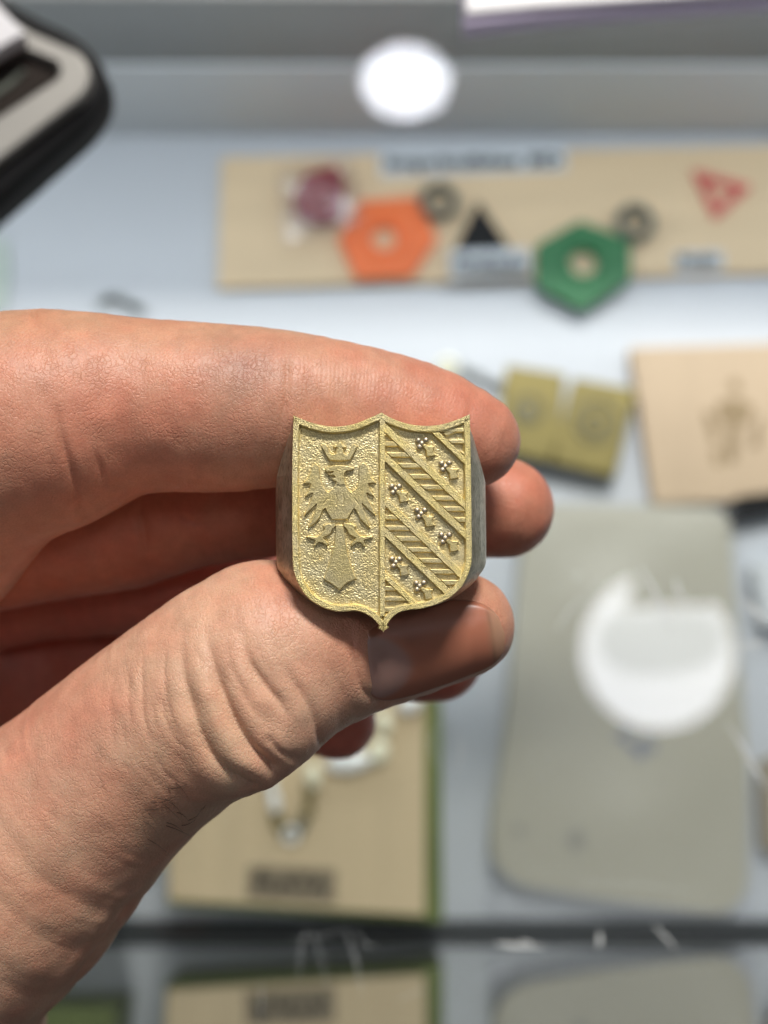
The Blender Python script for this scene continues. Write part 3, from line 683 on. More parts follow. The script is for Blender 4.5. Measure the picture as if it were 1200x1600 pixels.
# ------------------------------------------------------------ the hand: one continuous skin grown from joint chains
# joint positions are given as sight-line pixel, distance (mm) and radius (pixels at that distance); the surface lives
# in millimetres in axes u (right), v (up), w (towards the lens), and is moved into the world at the end
def J(px, py, d, r): return np.array([(px-600)/FPX*d, (800-py)/FPX*d, -d, r/FPX*d])
chains = {
 'index': [(-260, 760, 186, 215), (-120, 705, 184, 200), (0, 671, 183, 183), (60, 661, 183, 176), (120, 646, 183, 160), (180, 636, 183, 143), (250, 635, 183, 135), (330, 638, 183, 132),
           (400, 638, 183, 127), (450, 638, 183, 121), (520, 642, 183.5, 111), (600, 651, 184, 101), (680, 667, 184.5, 89), (738, 687, 185, 75)],
 'middle': [(-220, 900, 203, 125), (-60, 856, 203, 112), (80, 842, 203, 98), (200, 824, 203, 96), (300, 798, 202, 90), (430, 785, 201, 86), (600, 785, 200, 88), (700, 789, 200, 85), (789, 794, 200, 77)],
 'ring_f': [(-220, 985, 219, 105), (0, 940, 219, 75), (120, 925, 219, 72), (300, 922, 219, 74), (450, 952, 218, 76), (600, 1018, 217, 72), (686, 1028, 216, 68)],
 'pinky': [(-220, 1040, 233, 90), (0, 1030, 233, 60), (150, 1010, 233, 62), (300, 1040, 232, 64), (420, 1090, 230, 64), (528, 1126, 228, 61)],
 'thumb': [(-420, 1760, 196, 330), (-260, 1560, 194, 290), (-120, 1440, 192, 240), (0, 1368, 190, 205), (105, 1274, 187, 172), (215, 1172, 184, 158), (325, 1088, 181, 156), (412, 1028, 180, 152),
           (480, 1016, 181, 134), (560, 1004, 182, 114), (640, 992, 182.5, 98), (722, 977, 183, 83)],
}
extra = {  # knuckle folds and the flesh of the palm: (chain it belongs to) px, py, d, r, blend
 'thumb': [(30, 1465, 197, 96, 4), (-80, 1640, 199, 150, 4), (440, 1106, 176, 70, 4.5), (394, 1144, 176, 70, 4.5), (350, 1160, 176, 68, 4.5)],
 'index': [(-150, 800, 190, 200, 8)],
}
VX = .55
lo = np.array([(-190-600)/FPX*190, (800-1760)/FPX*190, -246.]); hi = np.array([(905-600)/FPX*200, (800-440)/FPX*190, -165.])
nx, ny, nz = [int(v) for v in np.ceil((hi-lo)/VX)]
gx_ = (lo[0]+VX*np.arange(nx)).astype(np.float32); gy_ = (lo[1]+VX*np.arange(ny)).astype(np.float32); gz_ = (lo[2]+VX*np.arange(nz)).astype(np.float32)
def up(ch, n=2): return np.array(catmull([tuple(J(*j)) for j in ch], n))
def smin(a, b, k):
    h = np.clip(.5+.5*(b-a)/k, 0, 1); return b*(1-h)+a*h-k*h*(1-h)
field = np.full((nx, ny, nz), 9.0, np.float32)
chn = {k: up(v) for k, v in chains.items()}
FK = {'index': 0, 'middle': 1, 'ring_f': 2, 'pinky': 3, 'thumb': 4}
for name, pts in chn.items():
    f = np.full((nx, ny, nz), 9.0, np.float32)
    for a, b in zip(pts[:-1], pts[1:]):
        R_ = max(a[3], b[3])+4.5
        mn = np.minimum(a[:3], b[:3])-R_; mx_ = np.maximum(a[:3], b[:3])+R_
        s = [slice(max(0, int((mn[i]-lo[i])/VX)), max(0, min((nx, ny, nz)[i], int((mx_[i]-lo[i])/VX)+1))) for i in range(3)]
        X = gx_[s[0]][:, None, None]; Y = gy_[s[1]][None, :, None]; Z = gz_[s[2]][None, None, :]
        if 0 in (X.size, Y.size, Z.size): continue
        d = b[:3]-a[:3]; L2 = float(d.dot(d))
        t = np.clip(((X-a[0])*d[0]+(Y-a[1])*d[1]+(Z-a[2])*d[2])/L2, 0, 1)
        dist = np.sqrt((X-a[0]-t*d[0])**2+(Y-a[1]-t*d[1])**2+(Z-a[2]-t*d[2])**2)-(a[3]+t*(b[3]-a[3]))
        f[s[0], s[1], s[2]] = np.minimum(f[s[0], s[1], s[2]], dist)
    for e in extra.get(name, []):
        c = J(*e[:4]); R_ = c[3]+9
        s = [slice(max(0, int((c[i]-R_-lo[i])/VX)), max(0, min((nx, ny, nz)[i], int((c[i]+R_-lo[i])/VX)+1))) for i in range(3)]
        X = gx_[s[0]][:, None, None]; Y = gy_[s[1]][None, :, None]; Z = gz_[s[2]][None, None, :]
        if 0 in (X.size, Y.size, Z.size): continue
        dist = np.sqrt((X-c[0])**2+(Y-c[1])**2+(Z-c[2])**2)-c[3]
        f[s[0], s[1], s[2]] = smin(f[s[0], s[1], s[2]], dist, e[4])
    field = smin(field, f, .25)
# palm: joins the roots of all fingers beyond the left edge
for (px, py, d, r) in ((-230, 860, 205, 200), (-230, 1030, 215, 210), (-210, 1230, 212, 200), (-110, 1020, 236, 150), (20, 1060, 238, 130), (130, 960, 240, 115), (250, 925, 241, 110), (360, 890, 240, 100), (200, 880, 228, 90), (150, 1080, 236, 90)):
    c = J(px, py, d, r); dist = np.sqrt((gx_[:, None, None]-c[0])**2+(gy_[None, :, None]-c[1])**2+(gz_[None, None, :]-c[2])**2)-c[3]
    field = smin(field, dist.astype(np.float32), 3.0)
def surface_nets(F_, lo_, h):
    S = F_ < 0; n0, n1, n2 = F_.shape
    idx = lambda a: a
    c = [S[i:n0-1+i, j:n1-1+j, k:n2-1+k] for i in (0, 1) for j in (0, 1) for k in (0, 1)]
    cnt = sum(x.astype(np.int8) for x in c); act = (cnt > 0) & (cnt < 8)
    ci = np.argwhere(act); vid = -np.ones(act.shape, np.int32); vid[act] = np.arange(len(ci))
    acc = np.zeros((len(ci), 3)); num = np.zeros(len(ci))
    cor = [(i, j, k) for i in (0, 1) for j in (0, 1) for k in (0, 1)]
    vals = {q: F_[ci[:, 0]+q[0], ci[:, 1]+q[1], ci[:, 2]+q[2]] for q in cor}
    for a in cor:
        for ax in range(3):
            if a[ax] == 0:
                b = list(a); b[ax] = 1; b = tuple(b)
                va, vb = vals[a], vals[b]; m = (va < 0) != (vb < 0)
                t = np.where(m, va/np.where(m, va-vb, 1), 0)
                p = np.array(a, float)[None, :].repeat(len(ci), 0); p[:, ax] += t
                acc[m] += p[m]; num[m] += 1
    V = lo_+h*(ci+acc/num[:, None]); Q = []
    for ax in range(3):
        o1, o2 = [q for q in range(3) if q != ax]
        sl0 = [slice(1, None)]*3; sl0[ax] = slice(0, -1); sl1 = list(sl0); sl1[ax] = slice(1, None)
        sl0 = [slice(1, -1) if q != ax else slice(0, -1) for q in range(3)]; sl1 = [slice(1, -1) if q != ax else slice(1, None) for q in range(3)]
        A, B_ = S[tuple(sl0)], S[tuple(sl1)]
        e = np.argwhere(A != B_); off_ = np.array([1 if q != ax else 0 for q in range(3)]); e2 = e+off_
        inside = A[tuple(e.T)]
        def v(d1, d2):
            q = e2.copy(); q[:, o1] -= d1; q[:, o2] -= d2; return vid[tuple(q.T)]
        quad = np.stack([v(1, 1), v(0, 1), v(0, 0), v(1, 0)], 1)
        flip = inside if ax != 1 else ~inside
        quad[~flip] = quad[~flip][:, ::-1]; Q.append(quad)
    return V, np.concatenate(Q)
V, Q = surface_nets(field, lo, VX)
def smooth_normals(V, Q):
    n = np.cross(V[Q[:, 2]]-V[Q[:, 0]], V[Q[:, 3]]-V[Q[:, 1]]); N_ = np.zeros_like(V)
    for i in range(4): np.add.at(N_, Q[:, i], n)
    return N_/np.maximum(np.linalg.norm(N_, axis=1), 1e-12)[:, None]
def lap(V, Q, it, lam):
    E = np.concatenate([Q[:, [0, 1]], Q[:, [1, 2]], Q[:, [2, 3]], Q[:, [3, 0]]]); 
    deg = np.bincount(E[:, 0], minlength=len(V))+np.bincount(E[:, 1], minlength=len(V))
    for k in range(it):
        acc = np.zeros_like(V)
        for j in range(3):
            acc[:, j] = np.bincount(E[:, 0], V[E[:, 1], j], len(V))+np.bincount(E[:, 1], V[E[:, 0], j], len(V))
        V = V+lam*(acc/deg[:, None]-V)
    return V
V = lap(V, Q, 4, .5)
# one 4-to-1 split for fine folds
def split(V, Q):
    E = np.concatenate([Q[:, [0, 1]], Q[:, [1, 2]], Q[:, [2, 3]], Q[:, [3, 0]]]); Es = np.sort(E, 1)
    key = Es[:, 0].astype(np.int64)*len(V)+Es[:, 1]; uq, first, inv = np.unique(key, return_index=True, return_inverse=True)
    nE = len(uq); mid = (V[Es[first, 0]]+V[Es[first, 1]])/2; cen = V[Q].mean(1)
    n = len(V); m = len(Q); e = inv.reshape(4, m)+n; c = np.arange(m)+n+nE
    Q2 = np.concatenate([np.stack([Q[:, i], e[i], c, e[(i-1) % 4]], 1) for i in range(4)])
    return np.concatenate([V, mid, cen]), Q2
def project(V): return 600+V[:, 0]/-V[:, 2]*FPX, 800-V[:, 1]/-V[:, 2]*FPX
# keep only what can be reached by the view (the split costs memory)
V, Q = split(V, Q); V = lap(V, Q, 2, .4)
Nn = smooth_normals(V, Q)
if Nn[np.argmax(V[:, 2]), 2] < 0: Q = Q[:, ::-1]; Nn = -Nn
PX, PY = project(V); view = -V/np.linalg.norm(V, axis=1)[:, None]; facing = (Nn*view).sum(1)
# nearest chain, distance along it and angle round it
best = np.full(len(V), 1e9); sC = np.zeros(len(V)); fC = np.zeros(len(V)); aC = np.zeros(len(V)); rC = np.ones(len(V))
for name, pts in chn.items():
    s0 = 0; sw = np.zeros(len(V)); ss = np.zeros(len(V)); near = np.full(len(V), 1e9)
    for a, b in zip(pts[:-1], pts[1:]):
        d = b[:3]-a[:3]; L_ = np.linalg.norm(d); t = np.clip(((V-a[:3])@d)/L_**2, 0, 1); q = a[:3]+t[:, None]*d; r = a[3]+t*(b[3]-a[3])
        dist = np.linalg.norm(V-q, axis=1)-r; m = dist < best-1e-6
        dn = d/L_; e1 = np.cross(dn, (0, 0, 1)); e1 /= np.linalg.norm(e1); e2 = np.cross(dn, e1)
        w_ = V-q; best[m] = dist[m]; near = np.minimum(near, dist); wt_ = np.exp(-np.clip(dist, -5, 40)*1.4); sw += wt_; ss += wt_*(s0+((V-a[:3])@d)/L_); fC[m] = FK[name]; aC[m] = np.arctan2(w_[m]@e1, w_[m]@e2); rC[m] = r[m]
        s0 += L_
    m = near <= best+1e-6; sC[m] = (ss/np.maximum(sw, 1e-30))[m]
def pdist(pts, X, Y):
    """distance to a polyline in the picture plane plus position along it (0..1)"""
    p = np.array(catmull(pts, 5)); best_ = np.full(len(X), 1e9); tt = np.zeros(len(X)); L_ = len(p)-1
    for i in range(L_):
        a, b = p[i], p[i+1]; d = b-a; l2 = d.dot(d)
        t = np.clip(((X-a[0])*d[0]+(Y-a[1])*d[1])/max(l2, 1e-9), 0, 1)
        q = np.hypot(X-a[0]-t*d[0], Y-a[1]-t*d[1]); m = q < best_
        best_[m] = q[m]; tt[m] = (i+t[m])/L_
    return best_, tt
disp = np.zeros(len(V)); face_ = np.clip(facing*4, 0, 1)
def crease(pts, depth, width, fid, ridge=.18, rw=2.6, ends=True):
    sel = np.where((fC == fid) & (facing > .02) & (V[:, 2] > -215))[0]
    d, t = pdist(pts, PX[sel], PY[sel]); env = np.clip(np.minimum(t, 1-t)*3, 0, 1)**1.3 if ends else np.clip(t*2.6, 0, 1)**1.3
    g1 = .55*np.exp(-d/width)+.45*np.exp(-(d/(.8*width))**2); g2 = np.exp(-((d-rw*width)/(1.7*width))**2)
    disp[sel] += .82*env*(-depth*g1+ridge*depth*g2)*face_[sel]
TH, IX = 4, 0
crease([(286, 960), (285, 1038), (299, 1098), (318, 1155), (346, 1197), (392, 1226)], .6, 9, TH, .45, ends=False)
crease([(321, 975), (331, 1028), (347, 1080), (370, 1131), (394, 1168), (425, 1196)], .95, 10, TH, .4, ends=False)
crease([(378, 978), (387, 1028), (410, 1066), (438, 1100), (453, 1130)], .65, 8, TH, .3)
crease([(414, 1145), (421, 1154), (436, 1172), (462, 1184)], .4, 7, TH, .2, ends=False)
crease([(440, 1030), (456, 1060), (476, 1092), (492, 1124), (502, 1165)], .5, 9, TH, .2, ends=False)
crease([(552, 975), (554, 1030), (566, 1076), (592, 1098)], .3, 6, TH, .3, ends=False)
crease([(224, 1000), (221, 1060), (226, 1130), (243, 1176)], .20, 5, TH)
crease([(252, 1080), (258, 1120), (276, 1156)], .16, 4, TH)
crease([(240, 1170), (256, 1206), (282, 1228)], .12, 4, TH)
crease([(262, 990), (256, 1050), (266, 1110), (288, 1160)], .22, 6, TH)
crease([(352, 990), (362, 1040), (384, 1090), (410, 1130)], .25, 6, TH)
crease([(203, 1030), (200, 1090), (206, 1150)], .12, 5, TH)
for (x_, y_, l_, a_) in ((300, 1010, 60, .9), (338, 1040, 70, .85), (268, 1150, 50, .6), (310, 1160, 40, .7), (400, 1010, 60, 1.0), (430, 1000, 50, 1.0), (366, 1050, 60, .9), (235, 1090, 60, 1.3), (190, 1120, 60, 1.4), (150, 1200, 60, 1.2), (460, 1010, 45, 1.1), (500, 1000, 60, 1.3), (520, 1040, 60, 1.2)):
    crease([(x_, y_), (x_+l_*.5*math.cos(a_)-3, y_+l_*.5*math.sin(a_)), (x_+l_*math.cos(a_), y_+l_*math.sin(a_))], .09, 3.2, TH, .1)
crease([(176, 1050), (172, 1110), (178, 1180)], .10, 5, TH)
crease([(240, 1370), (205, 1412), (165, 1470), (118, 1535), (60, 1610)], .5, 7, TH, .4)
crease([(215, 1395), (180, 1430), (140, 1480)], .25, 5, TH)
crease([(84, 615), (90, 650), (98, 690), (108, 725), (118, 760), (124, 800)], .42, 6, IX, .25, ends=False)
crease([(146, 694), (157, 731), (168, 756), (207, 772)], .25, 6, IX)
crease([(441, 520), (448, 560), (449, 590), (446, 625), (438, 670), (430, 720)], .36, 5.5, IX, .1)
crease([(405, 560), (408, 600), (402, 650)], .08, 4, IX)
crease([(52, 470), (54, 492), (62, 505)], .35, 4, IX); crease([(148, 474), (152, 494), (160, 506)], .12, 3.5, IX)
MD = 1
crease([(222, 770), (220, 800), (226, 840), (232, 880)], .7, 7, MD)
crease([(275, 800), (300, 815), (330, 822)], .35, 6, MD)
# lobes between the thumb folds
for (x, y, rr, a_) in ((360, 1110, 30, .35), (300, 1130, 26, .25), (440, 1150, 26, .4), (418, 1085, 26, .3), (465, 1115, 20, .3)):
    sel = (fC == TH); disp[sel] += .6*a_*np.exp(-((PX[sel]-x)**2+(PY[sel]-y)**2)/rr**2)*face_[sel]
# low frequency unevenness and tiny skin lines across the fingers
def vnoise(p, seed):
    r_ = np.random.default_rng(seed); T_ = r_.random((64, 64, 64)).astype(np.float32); i = np.floor(p).astype(int); f = p-i; f = f*f*(3-2*f); o = 0
    for a in (0, 1):
        for b in (0, 1):
            for c in (0, 1):
                o = o+(f[:, 0] if a else 1-f[:, 0])*(f[:, 1] if b else 1-f[:, 1])*(f[:, 2] if c else 1-f[:, 2])*T_[(i[:, 0]+a) % 64, (i[:, 1]+b) % 64, (i[:, 2]+c) % 64]
    return o-.5
disp += .30*vnoise(V/6+500, 1)+.12*vnoise(V/2.2+500, 2)
wr = vnoise(np.stack([sC/.75+200, aC*rC/6+200, fC*7+3], 1), 3)
disp += .055*wr
V = V+Nn*disp[:, None]
# ---- skin colour, kept per vertex
def G(x, y, rx, ry=None, rot=0):
    ry = ry or rx; c, s = math.cos(rot), math.sin(rot); X = (PX-x)*c+(PY-y)*s; Y = -(PX-x)*s+(PY-y)*c
    return np.exp(-(X/rx)**2-(Y/ry)**2)
colr = np.tile(np.array([.60, .345, .235]), (len(V), 1))
def blend(mask, c): 
    global colr
    mask = np.clip(mask, 0, 1)[:, None]; colr = colr*(1-mask)+np.array(c)*mask
front = (fC == IX) | (fC == TH)
blend((fC == IX)*.9, (.60, .325, .24)); blend((fC == TH)*.9, (.70, .45, .34))
blend((fC == IX)*.7*np.clip((560-PY)/90, 0, 1), (.59, .345, .22))                  # yellower back of the finger
blend((fC == IX)*.8*G(190, 650, 150, 90), (.66, .285, .205)); blend((fC == IX)*.7*G(60, 760, 90, 80), (.62, .28, .20))
blend((fC == IX)*.8*(G(620, 640, 130, 70)+G(760, 680, 70, 90)), (.60, .26, .19))
blend((fC == IX)*.5*G(385, 575, 62, 46), (.34, .19, .165))                           # dry darker patch
blend((fC == TH)*.75*G(70, 1150, 140, 90, -.7), (.66, .32, .24)); blend((fC == TH)*.6*G(60, 1430, 110, 110), (.62, .34, .24))
blend((fC == TH)*.75*(G(450, 920, 60, 50)+G(560, 1010, 60, 90)), (.56, .26, .18)); blend((fC == TH)*.7*np.clip((PX-600)/80, 0, 1), (.55, .25, .17))
blend((fC == TH)*.45*G(330, 1150, 90, 90), (.76, .54, .38))
blend((fC == TH)*.5*G(230, 1270, 90, 60, -.7), (.56, .31, .21))
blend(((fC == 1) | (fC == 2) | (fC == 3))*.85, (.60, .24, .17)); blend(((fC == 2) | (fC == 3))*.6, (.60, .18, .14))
colr = colr*np.array([1.06, .98, .89]); colr *= (1+.14*vnoise(V/3+300, 5)+.14*vnoise(V/1.1+300, 6)+.05*wr)[:, None]; mo = vnoise(V/4.5+250, 8)+.6*vnoise(V/1.6+250, 9); colr *= np.stack([1+.03*mo, 1-.17*mo, 1-.19*mo], 1)
# dirt in the line under the thumbnail's free edge
me = bpy.data.meshes.new('hand')
W = V*1e-3
co = np.array(C0)[None, :]+W[:, 0:1]*np.array(Rv)+W[:, 1:2]*np.array(Uv)-W[:, 2:3]*np.array(Fv)
me.vertices.add(len(co)); me.vertices.foreach_set('co', co.ravel()); me.loops.add(len(Q)*4); me.polygons.add(len(Q))
me.loops.foreach_set('vertex_index', Q.ravel().astype(np.int32)); me.polygons.foreach_set('loop_start', np.arange(len(Q), dtype=np.int32)*4)
me.polygons.foreach_set('loop_total', np.full(len(Q), 4, np.int32)); me.update(calc_edges=True)
ca = me.attributes.new('skin', 'FLOAT_COLOR', 'POINT'); ca.data.foreach_set('color', np.concatenate([colr, np.ones((len(V), 1))], 1).astype(np.float32).ravel())
av = me.attributes.new('along', 'FLOAT_VECTOR', 'POINT'); av.data.foreach_set('vector', np.stack([sC, np.cos(aC)*rC, np.sin(aC)*rC+fC*31], 1).astype(np.float32).ravel())
ridge = np.clip((fC == IX)*(G(560, 600, 130, 80)+G(250, 640, 160, 80)*.8)+(fC == TH)*(G(420, 920, 70, 60)+G(200, 1060, 80, 60)*.3), 0, 1)
crack = np.clip((fC == IX)*G(385, 570, 70, 48)*1.3, 0, 1)
ap = me.attributes.new('place', 'FLOAT_VECTOR', 'POINT'); ap.data.foreach_set('vector', V.astype(np.float32).ravel())
am = me.attributes.new('marks', 'FLOAT_VECTOR', 'POINT'); am.data.foreach_set('vector', np.stack([ridge, crack, np.clip((fC == TH)*1.0, 0, 1)], 1).astype(np.float32).ravel())
def skinmat():
    m = bpy.data.materials.new('skin'); m.use_nodes = True; nt = m.node_tree; N = nt.nodes; L = nt.links; b = N['Principled BSDF']
    def attr(n): a = N.new('ShaderNodeAttribute'); a.attribute_name = n; return a
    def math_(op, a, b_=None, c=None):
        x = N.new('ShaderNodeMath'); x.operation = op
        for i, v in enumerate((a, b_, c)):
            if v is None: continue
            if isinstance(v, (int, float)): x.inputs[i].default_value = v
            else: L.new(v, x.inputs[i])
        return x.outputs[0]
    A = attr('skin'); al = attr('along'); pl = attr('place'); mk = attr('marks'); sep = N.new('ShaderNodeSeparateXYZ'); L.new(mk.outputs['Vector'], sep.inputs[0])
    b.inputs['Subsurface Weight'].default_value = .20; b.inputs['Subsurface Radius'].default_value = (1, .32, .16); b.inputs['Subsurface Scale'].default_value = .0022
    b.inputs['Roughness'].default_value = .45; b.inputs['Specular IOR Level'].default_value = .42
    # cell pattern of the skin
    mp = N.new('ShaderNodeMapping'); mp.inputs['Scale'].default_value = (1.15, .95, 1); L.new(pl.outputs['Vector'], mp.inputs[0])
    nz_ = N.new('ShaderNodeTexNoise'); nz_.inputs['Scale'].default_value = 1.2; nz_.inputs['Detail'].default_value = 2; L.new(pl.outputs['Vector'], nz_.inputs['Vector'])
    ad = N.new('ShaderNodeVectorMath'); ad.operation = 'MULTIPLY_ADD'; L.new(nz_.outputs['Color'], ad.inputs[0]); ad.inputs[1].default_value = (.9, .9, .9); L.new(mp.outputs[0], ad.inputs[2])
    vo = N.new('ShaderNodeTexVoronoi'); vo.feature = 'DISTANCE_TO_EDGE'; vo.inputs['Scale'].default_value = 1.5; L.new(ad.outputs[0], vo.inputs['Vector'])
    cell = math_('MINIMUM', vo.outputs['Distance'], .16)
    # ridge lines across the pad
    wv = N.new('ShaderNodeTexWave'); wv.bands_direction = 'X'; wv.inputs['Scale'].default_value = .66; wv.inputs['Distortion'].default_value = 4.5; wv.inputs['Detail'].default_value = 2; wv.inputs['Detail Scale'].default_value = .5
    L.new(al.outputs['Vector'], wv.inputs['Vector'])
    # broken fine grain
    n2 = N.new('ShaderNodeTexNoise'); n2.inputs['Scale'].default_value = 4.5; n2.inputs['Detail'].default_value = 4; L.new(pl.outputs['Vector'], n2.inputs['Vector'])
    nb = N.new('ShaderNodeTexNoise'); nb.inputs['Scale'].default_value = .5; nb.inputs['Detail'].default_value = 2; L.new(pl.outputs['Vector'], nb.inputs['Vector'])
    patch = math_('MULTIPLY_ADD', nb.outputs[0], 2.2, -.45)
    h = math_('ADD', math_('MULTIPLY', math_('MULTIPLY', cell, 1.5), patch), math_('MULTIPLY', n2.outputs[0], .28))
    h = math_('ADD', h, math_('MULTIPLY', math_('MULTIPLY', wv.outputs[0], .11), sep.outputs[0]))
    # cracks on the dry patch
    v2 = N.new('ShaderNodeTexVoronoi'); v2.feature = 'DISTANCE_TO_EDGE'; v2.inputs['Scale'].default_value = 1.15; L.new(ad.outputs[0], v2.inputs['Vector'])
    crk = math_('SUBTRACT', 1.0, math_('MULTIPLY', math_('MINIMUM', v2.outputs['Distance'], .10), 10.0))
    crk = math_('MULTIPLY', crk, math_('MULTIPLY', sep.outputs[1], nb.outputs[0]))
    h = math_('SUBTRACT', h, math_('MULTIPLY', crk, .2))
    bp = N.new('ShaderNodeBump'); bp.inputs['Distance'].default_value = .00014; bp.inputs['Strength'].default_value = 1; L.new(h, bp.inputs['Height']); L.new(bp.outputs[0], b.inputs['Normal'])
    mx = N.new('ShaderNodeMix'); mx.data_type = 'RGBA'; L.new(A.outputs['Color'], mx.inputs[6]); mx.inputs[7].default_value = (.16, .075, .05, 1)
    L.new(math_('MULTIPLY', crk, .16), mx.inputs[0])
    # fine blotches in the pigment
    m3 = N.new('ShaderNodeMix'); m3.data_type = 'RGBA'; m3.blend_type = 'MULTIPLY'; m3.inputs[0].default_value = 1; L.new(mx.outputs[2], m3.inputs[6])
    rp = N.new('ShaderNodeValToRGB'); rp.color_ramp.elements[0].position = .3; rp.color_ramp.elements[0].color = (.84, .78, .76, 1); rp.color_ramp.elements[1].position = .7; L.new(n2.outputs[0], rp.inputs[0]); L.new(rp.outputs[0], m3.inputs[7])
    L.new(m3.outputs[2], b.inputs['Base Color'])
    return m
M['skin'] = skinmat()
hand = link('hand', me, M['skin'], smooth=True)
org = co[np.argmin(np.abs(V[:, 0]+45)+np.abs(V[:, 1]+30))]
me.vertices.foreach_set('co', (co-org).ravel()); hand.location = org; me.update(); bpy.context.view_layer.update()
tag(hand, 'left hand pinching the brass ring between thumb and curled index finger', 'hand')

# ---- thumbnail: a thin curved plate lying on the thumb
def hit(px, py):                   # sight line against the thumb chain: first surface point
    pts = chn['thumb']; dv = np.array([(px-600)/FPX, (800-py)/FPX, -1.]); t = 160.
    for _ in range(200):
        p = dv*t; dd = 1e9
        for a, b in zip(pts[:-1], pts[1:]):
            d = b[:3]-a[:3]; s = np.clip((p-a[:3]).dot(d)/d.dot(d), 0, 1); q = np.linalg.norm(p-a[:3]-s*d)-(a[3]+s*(b[3]-a[3]))
            dd = min(dd, q)
        if dd < .004: return p
        t += dd*.9
        if t > 215: return None
    return p
bp_ = chn['thumb'][-8:, :]
def thumb_frame(s):                # point on the end of the thumb axis, s mm back from the last joint
    pts = chn['thumb'][::-1]; acc = 0
    for a, b in zip(pts[:-1], pts[1:]):
        L_ = np.linalg.norm(a[:3]-b[:3])
        if acc+L_ >= s: t = (s-acc)/L_; return a[:3]*(1-t)+b[:3]*t, a[3]*(1-t)+b[3]*t, (a[:3]-b[:3])/L_
        acc += L_
ax_d = thumb_frame(1)[2]
def radial(p):                     # p in mm -> s, theta
    d = p-chn['thumb'][-1][:3]; s = -d.dot(ax_d); q = d+s*ax_d; return s, q
dn_px = (668, 1030)                # centre of the nail as seen
pc = hit(*dn_px); s_c, q_c = radial(pc); e1 = q_c/np.linalg.norm(q_c); e2 = np.cross(ax_d, e1)
if e2[1] < 0: e2 = -e2             # positive towards the ring
nail_len0, nail_len1 = -4.2, 13.6; n_s, n_t = 44, 40
def nail_grid(lift):
    g_ = []
    for i in range(n_s+1):
        s = nail_len0+(nail_len1-nail_len0)*i/n_s; row = []
        u_ = (i/n_s-.5)*2
        hwid = (1-abs(u_)**3.4)**(1/2.3)
        for j in range(n_t+1):
            v_ = (j/n_t-.5)*2; th = .08+v_*.86*hwid
            c, r, dd = thumb_frame(max(s, 0.0)); tip = max(0, -s)
            dirv = math.cos(th)*e1+math.sin(th)*e2
            ed = max(abs(v_), abs(u_) if u_ > 0 else 0); rr = r*.985+lift-.05*tip**1.6-(.55 if u_ > 0 else .3)*max(0, (ed-.84)/.16)**1.5
            row.append((c+dirv*rr+ax_d*tip, u_, v_))
        g_.append(row)
    return g_
bm = bmesh.new(); cl = bm.verts.layers.float_color.new('nail'); top = nail_grid(.42); rows = []
tw = lambda p: Vector(np.array(C0)+p[0]*1e-3*np.array(Rv)+p[1]*1e-3*np.array(Uv)-p[2]*1e-3*np.array(Fv))
for row in top: rows.append([bm.verts.new(tw(p)) for p, u_, v_ in row])
for i in range(n_s):
    for j in range(n_t):
        if len({rows[i][j], rows[i+1][j], rows[i+1][j+1], rows[i][j+1]}) == 4: bm.faces.new((rows[i][j], rows[i+1][j], rows[i+1][j+1], rows[i][j+1]))
for i, row in enumerate(top):
    for j, (p, u_, v_) in enumerate(row):
        # lunula at the root, pale free edge at the tip
        lun = 1/(1+math.exp(-((u_-.42)-.35*(1-v_*v_)+.55*0)*14)) if True else 0
        lun = 1/(1+math.exp(-(u_-(.33+.62*((v_+.1)/.80)**2))*38))
        fe = 1/(1+math.exp((u_+.80+.06*v_*v_)*40))
        c = np.array([.43, .165, .10]); c = c*(1-lun)+np.array([.40, .235, .195])*lun; ln_ = math.exp(-((u_+.80+.05*v_*v_)/.022)**2)*.35; c = c*(1-fe)+np.array([.44, .25, .16])*fe; c = c*(1-ln_)+np.array([.10, .07, .035])*ln_
        rows[i][j][cl] = (*c, 1)
bmesh.ops.remove_doubles(bm, verts=bm.verts[:], dist=1e-7)
nm = bm_mesh(bm, 'thumbnail')
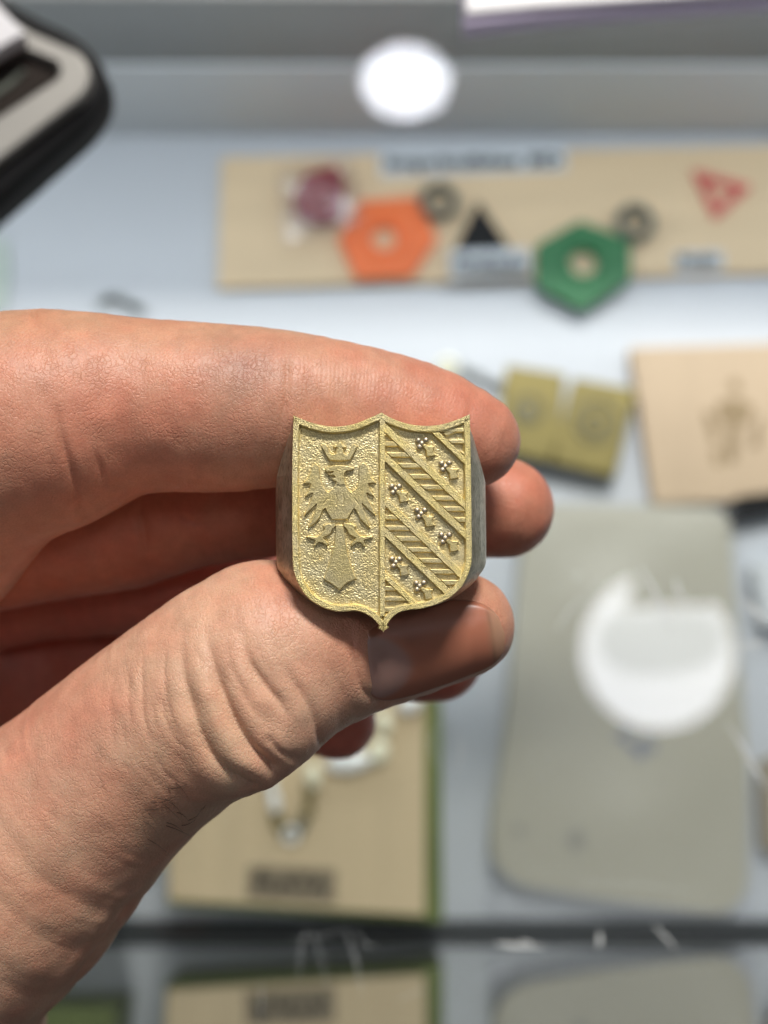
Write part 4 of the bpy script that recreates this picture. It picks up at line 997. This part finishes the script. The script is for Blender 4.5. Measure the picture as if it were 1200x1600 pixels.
m = bpy.data.materials.new('nail'); m.use_nodes = True; b = m.node_tree.nodes['Principled BSDF']; a = m.node_tree.nodes.new('ShaderNodeAttribute'); a.attribute_name = 'nail'
m.node_tree.links.new(a.outputs['Color'], b.inputs['Base Color']); b.inputs['Roughness'].default_value = .33; b.inputs['Specular IOR Level'].default_value = .4; b.inputs['Subsurface Weight'].default_value = .15; b.inputs['Subsurface Scale'].default_value = .001
nl = link('thumbnail', nm, m, hand, smooth=True)
sd = nl.modifiers.new('s', 'SOLIDIFY'); sd.thickness = .00035; sd.offset = -1
# ---- fine hairs on the thumb
bm = bmesh.new()
def hair(x, y, ang, ln, curl):
    p = hit(x, y)
    if p is None: return
    pts = []; d0 = np.array([math.cos(ang), math.sin(ang), .35]); d0 /= np.linalg.norm(d0)
    for i in range(9):
        t = i/8; a2 = ang+curl*t; q = p+np.array([0, 0, .25]); 
        pts.append((x+ln*t*math.cos(a2), y-ln*t*math.sin(a2), t))
    vs = []; dep = -p[2]-.15
    for i, (hx_, hy_, t) in enumerate(pts):
        h2 = hit(hx_, hy_); z_ = (-h2[2]-.15-.5*math.sin(t*2.5)) if h2 is not None else dep-.1
        z_ = min(z_, dep+1.5); dep = z_
        c = P(hx_, hy_, z_*1e-3); r_ = .000048*(1-.75*t)
        vs.append([bm.verts.new(c+Uv*r_*math.sin(k*2.094)+(-Fv)*r_*math.cos(k*2.094)) for k in range(3)])
    for a, b in zip(vs, vs[1:]):
        for k in range(3): bm.faces.new((a[k], a[(k+1) % 3], b[(k+1) % 3], b[k]))
hr = random.Random(4)
for i in range(34):
    t = hr.random(); x = 215+t*120+hr.uniform(-14, 14); y = 1330-t*105+hr.uniform(-62, 10)
    hair(x, y, hr.uniform(-.75, -.05), hr.uniform(22, 46), hr.uniform(-.9, .6))
for (x, y) in ((338, 1262), (322, 1278), (306, 1292), (345, 1250), (296, 1300)): hair(x-12, y-10, hr.uniform(-.1, .5), hr.uniform(24, 36), .5)
hm = mat('hair', (.035, .022, .015), .5)
tag(link('hair', bm_mesh(bm, 'hair'), hm, hand), kind='stuff')
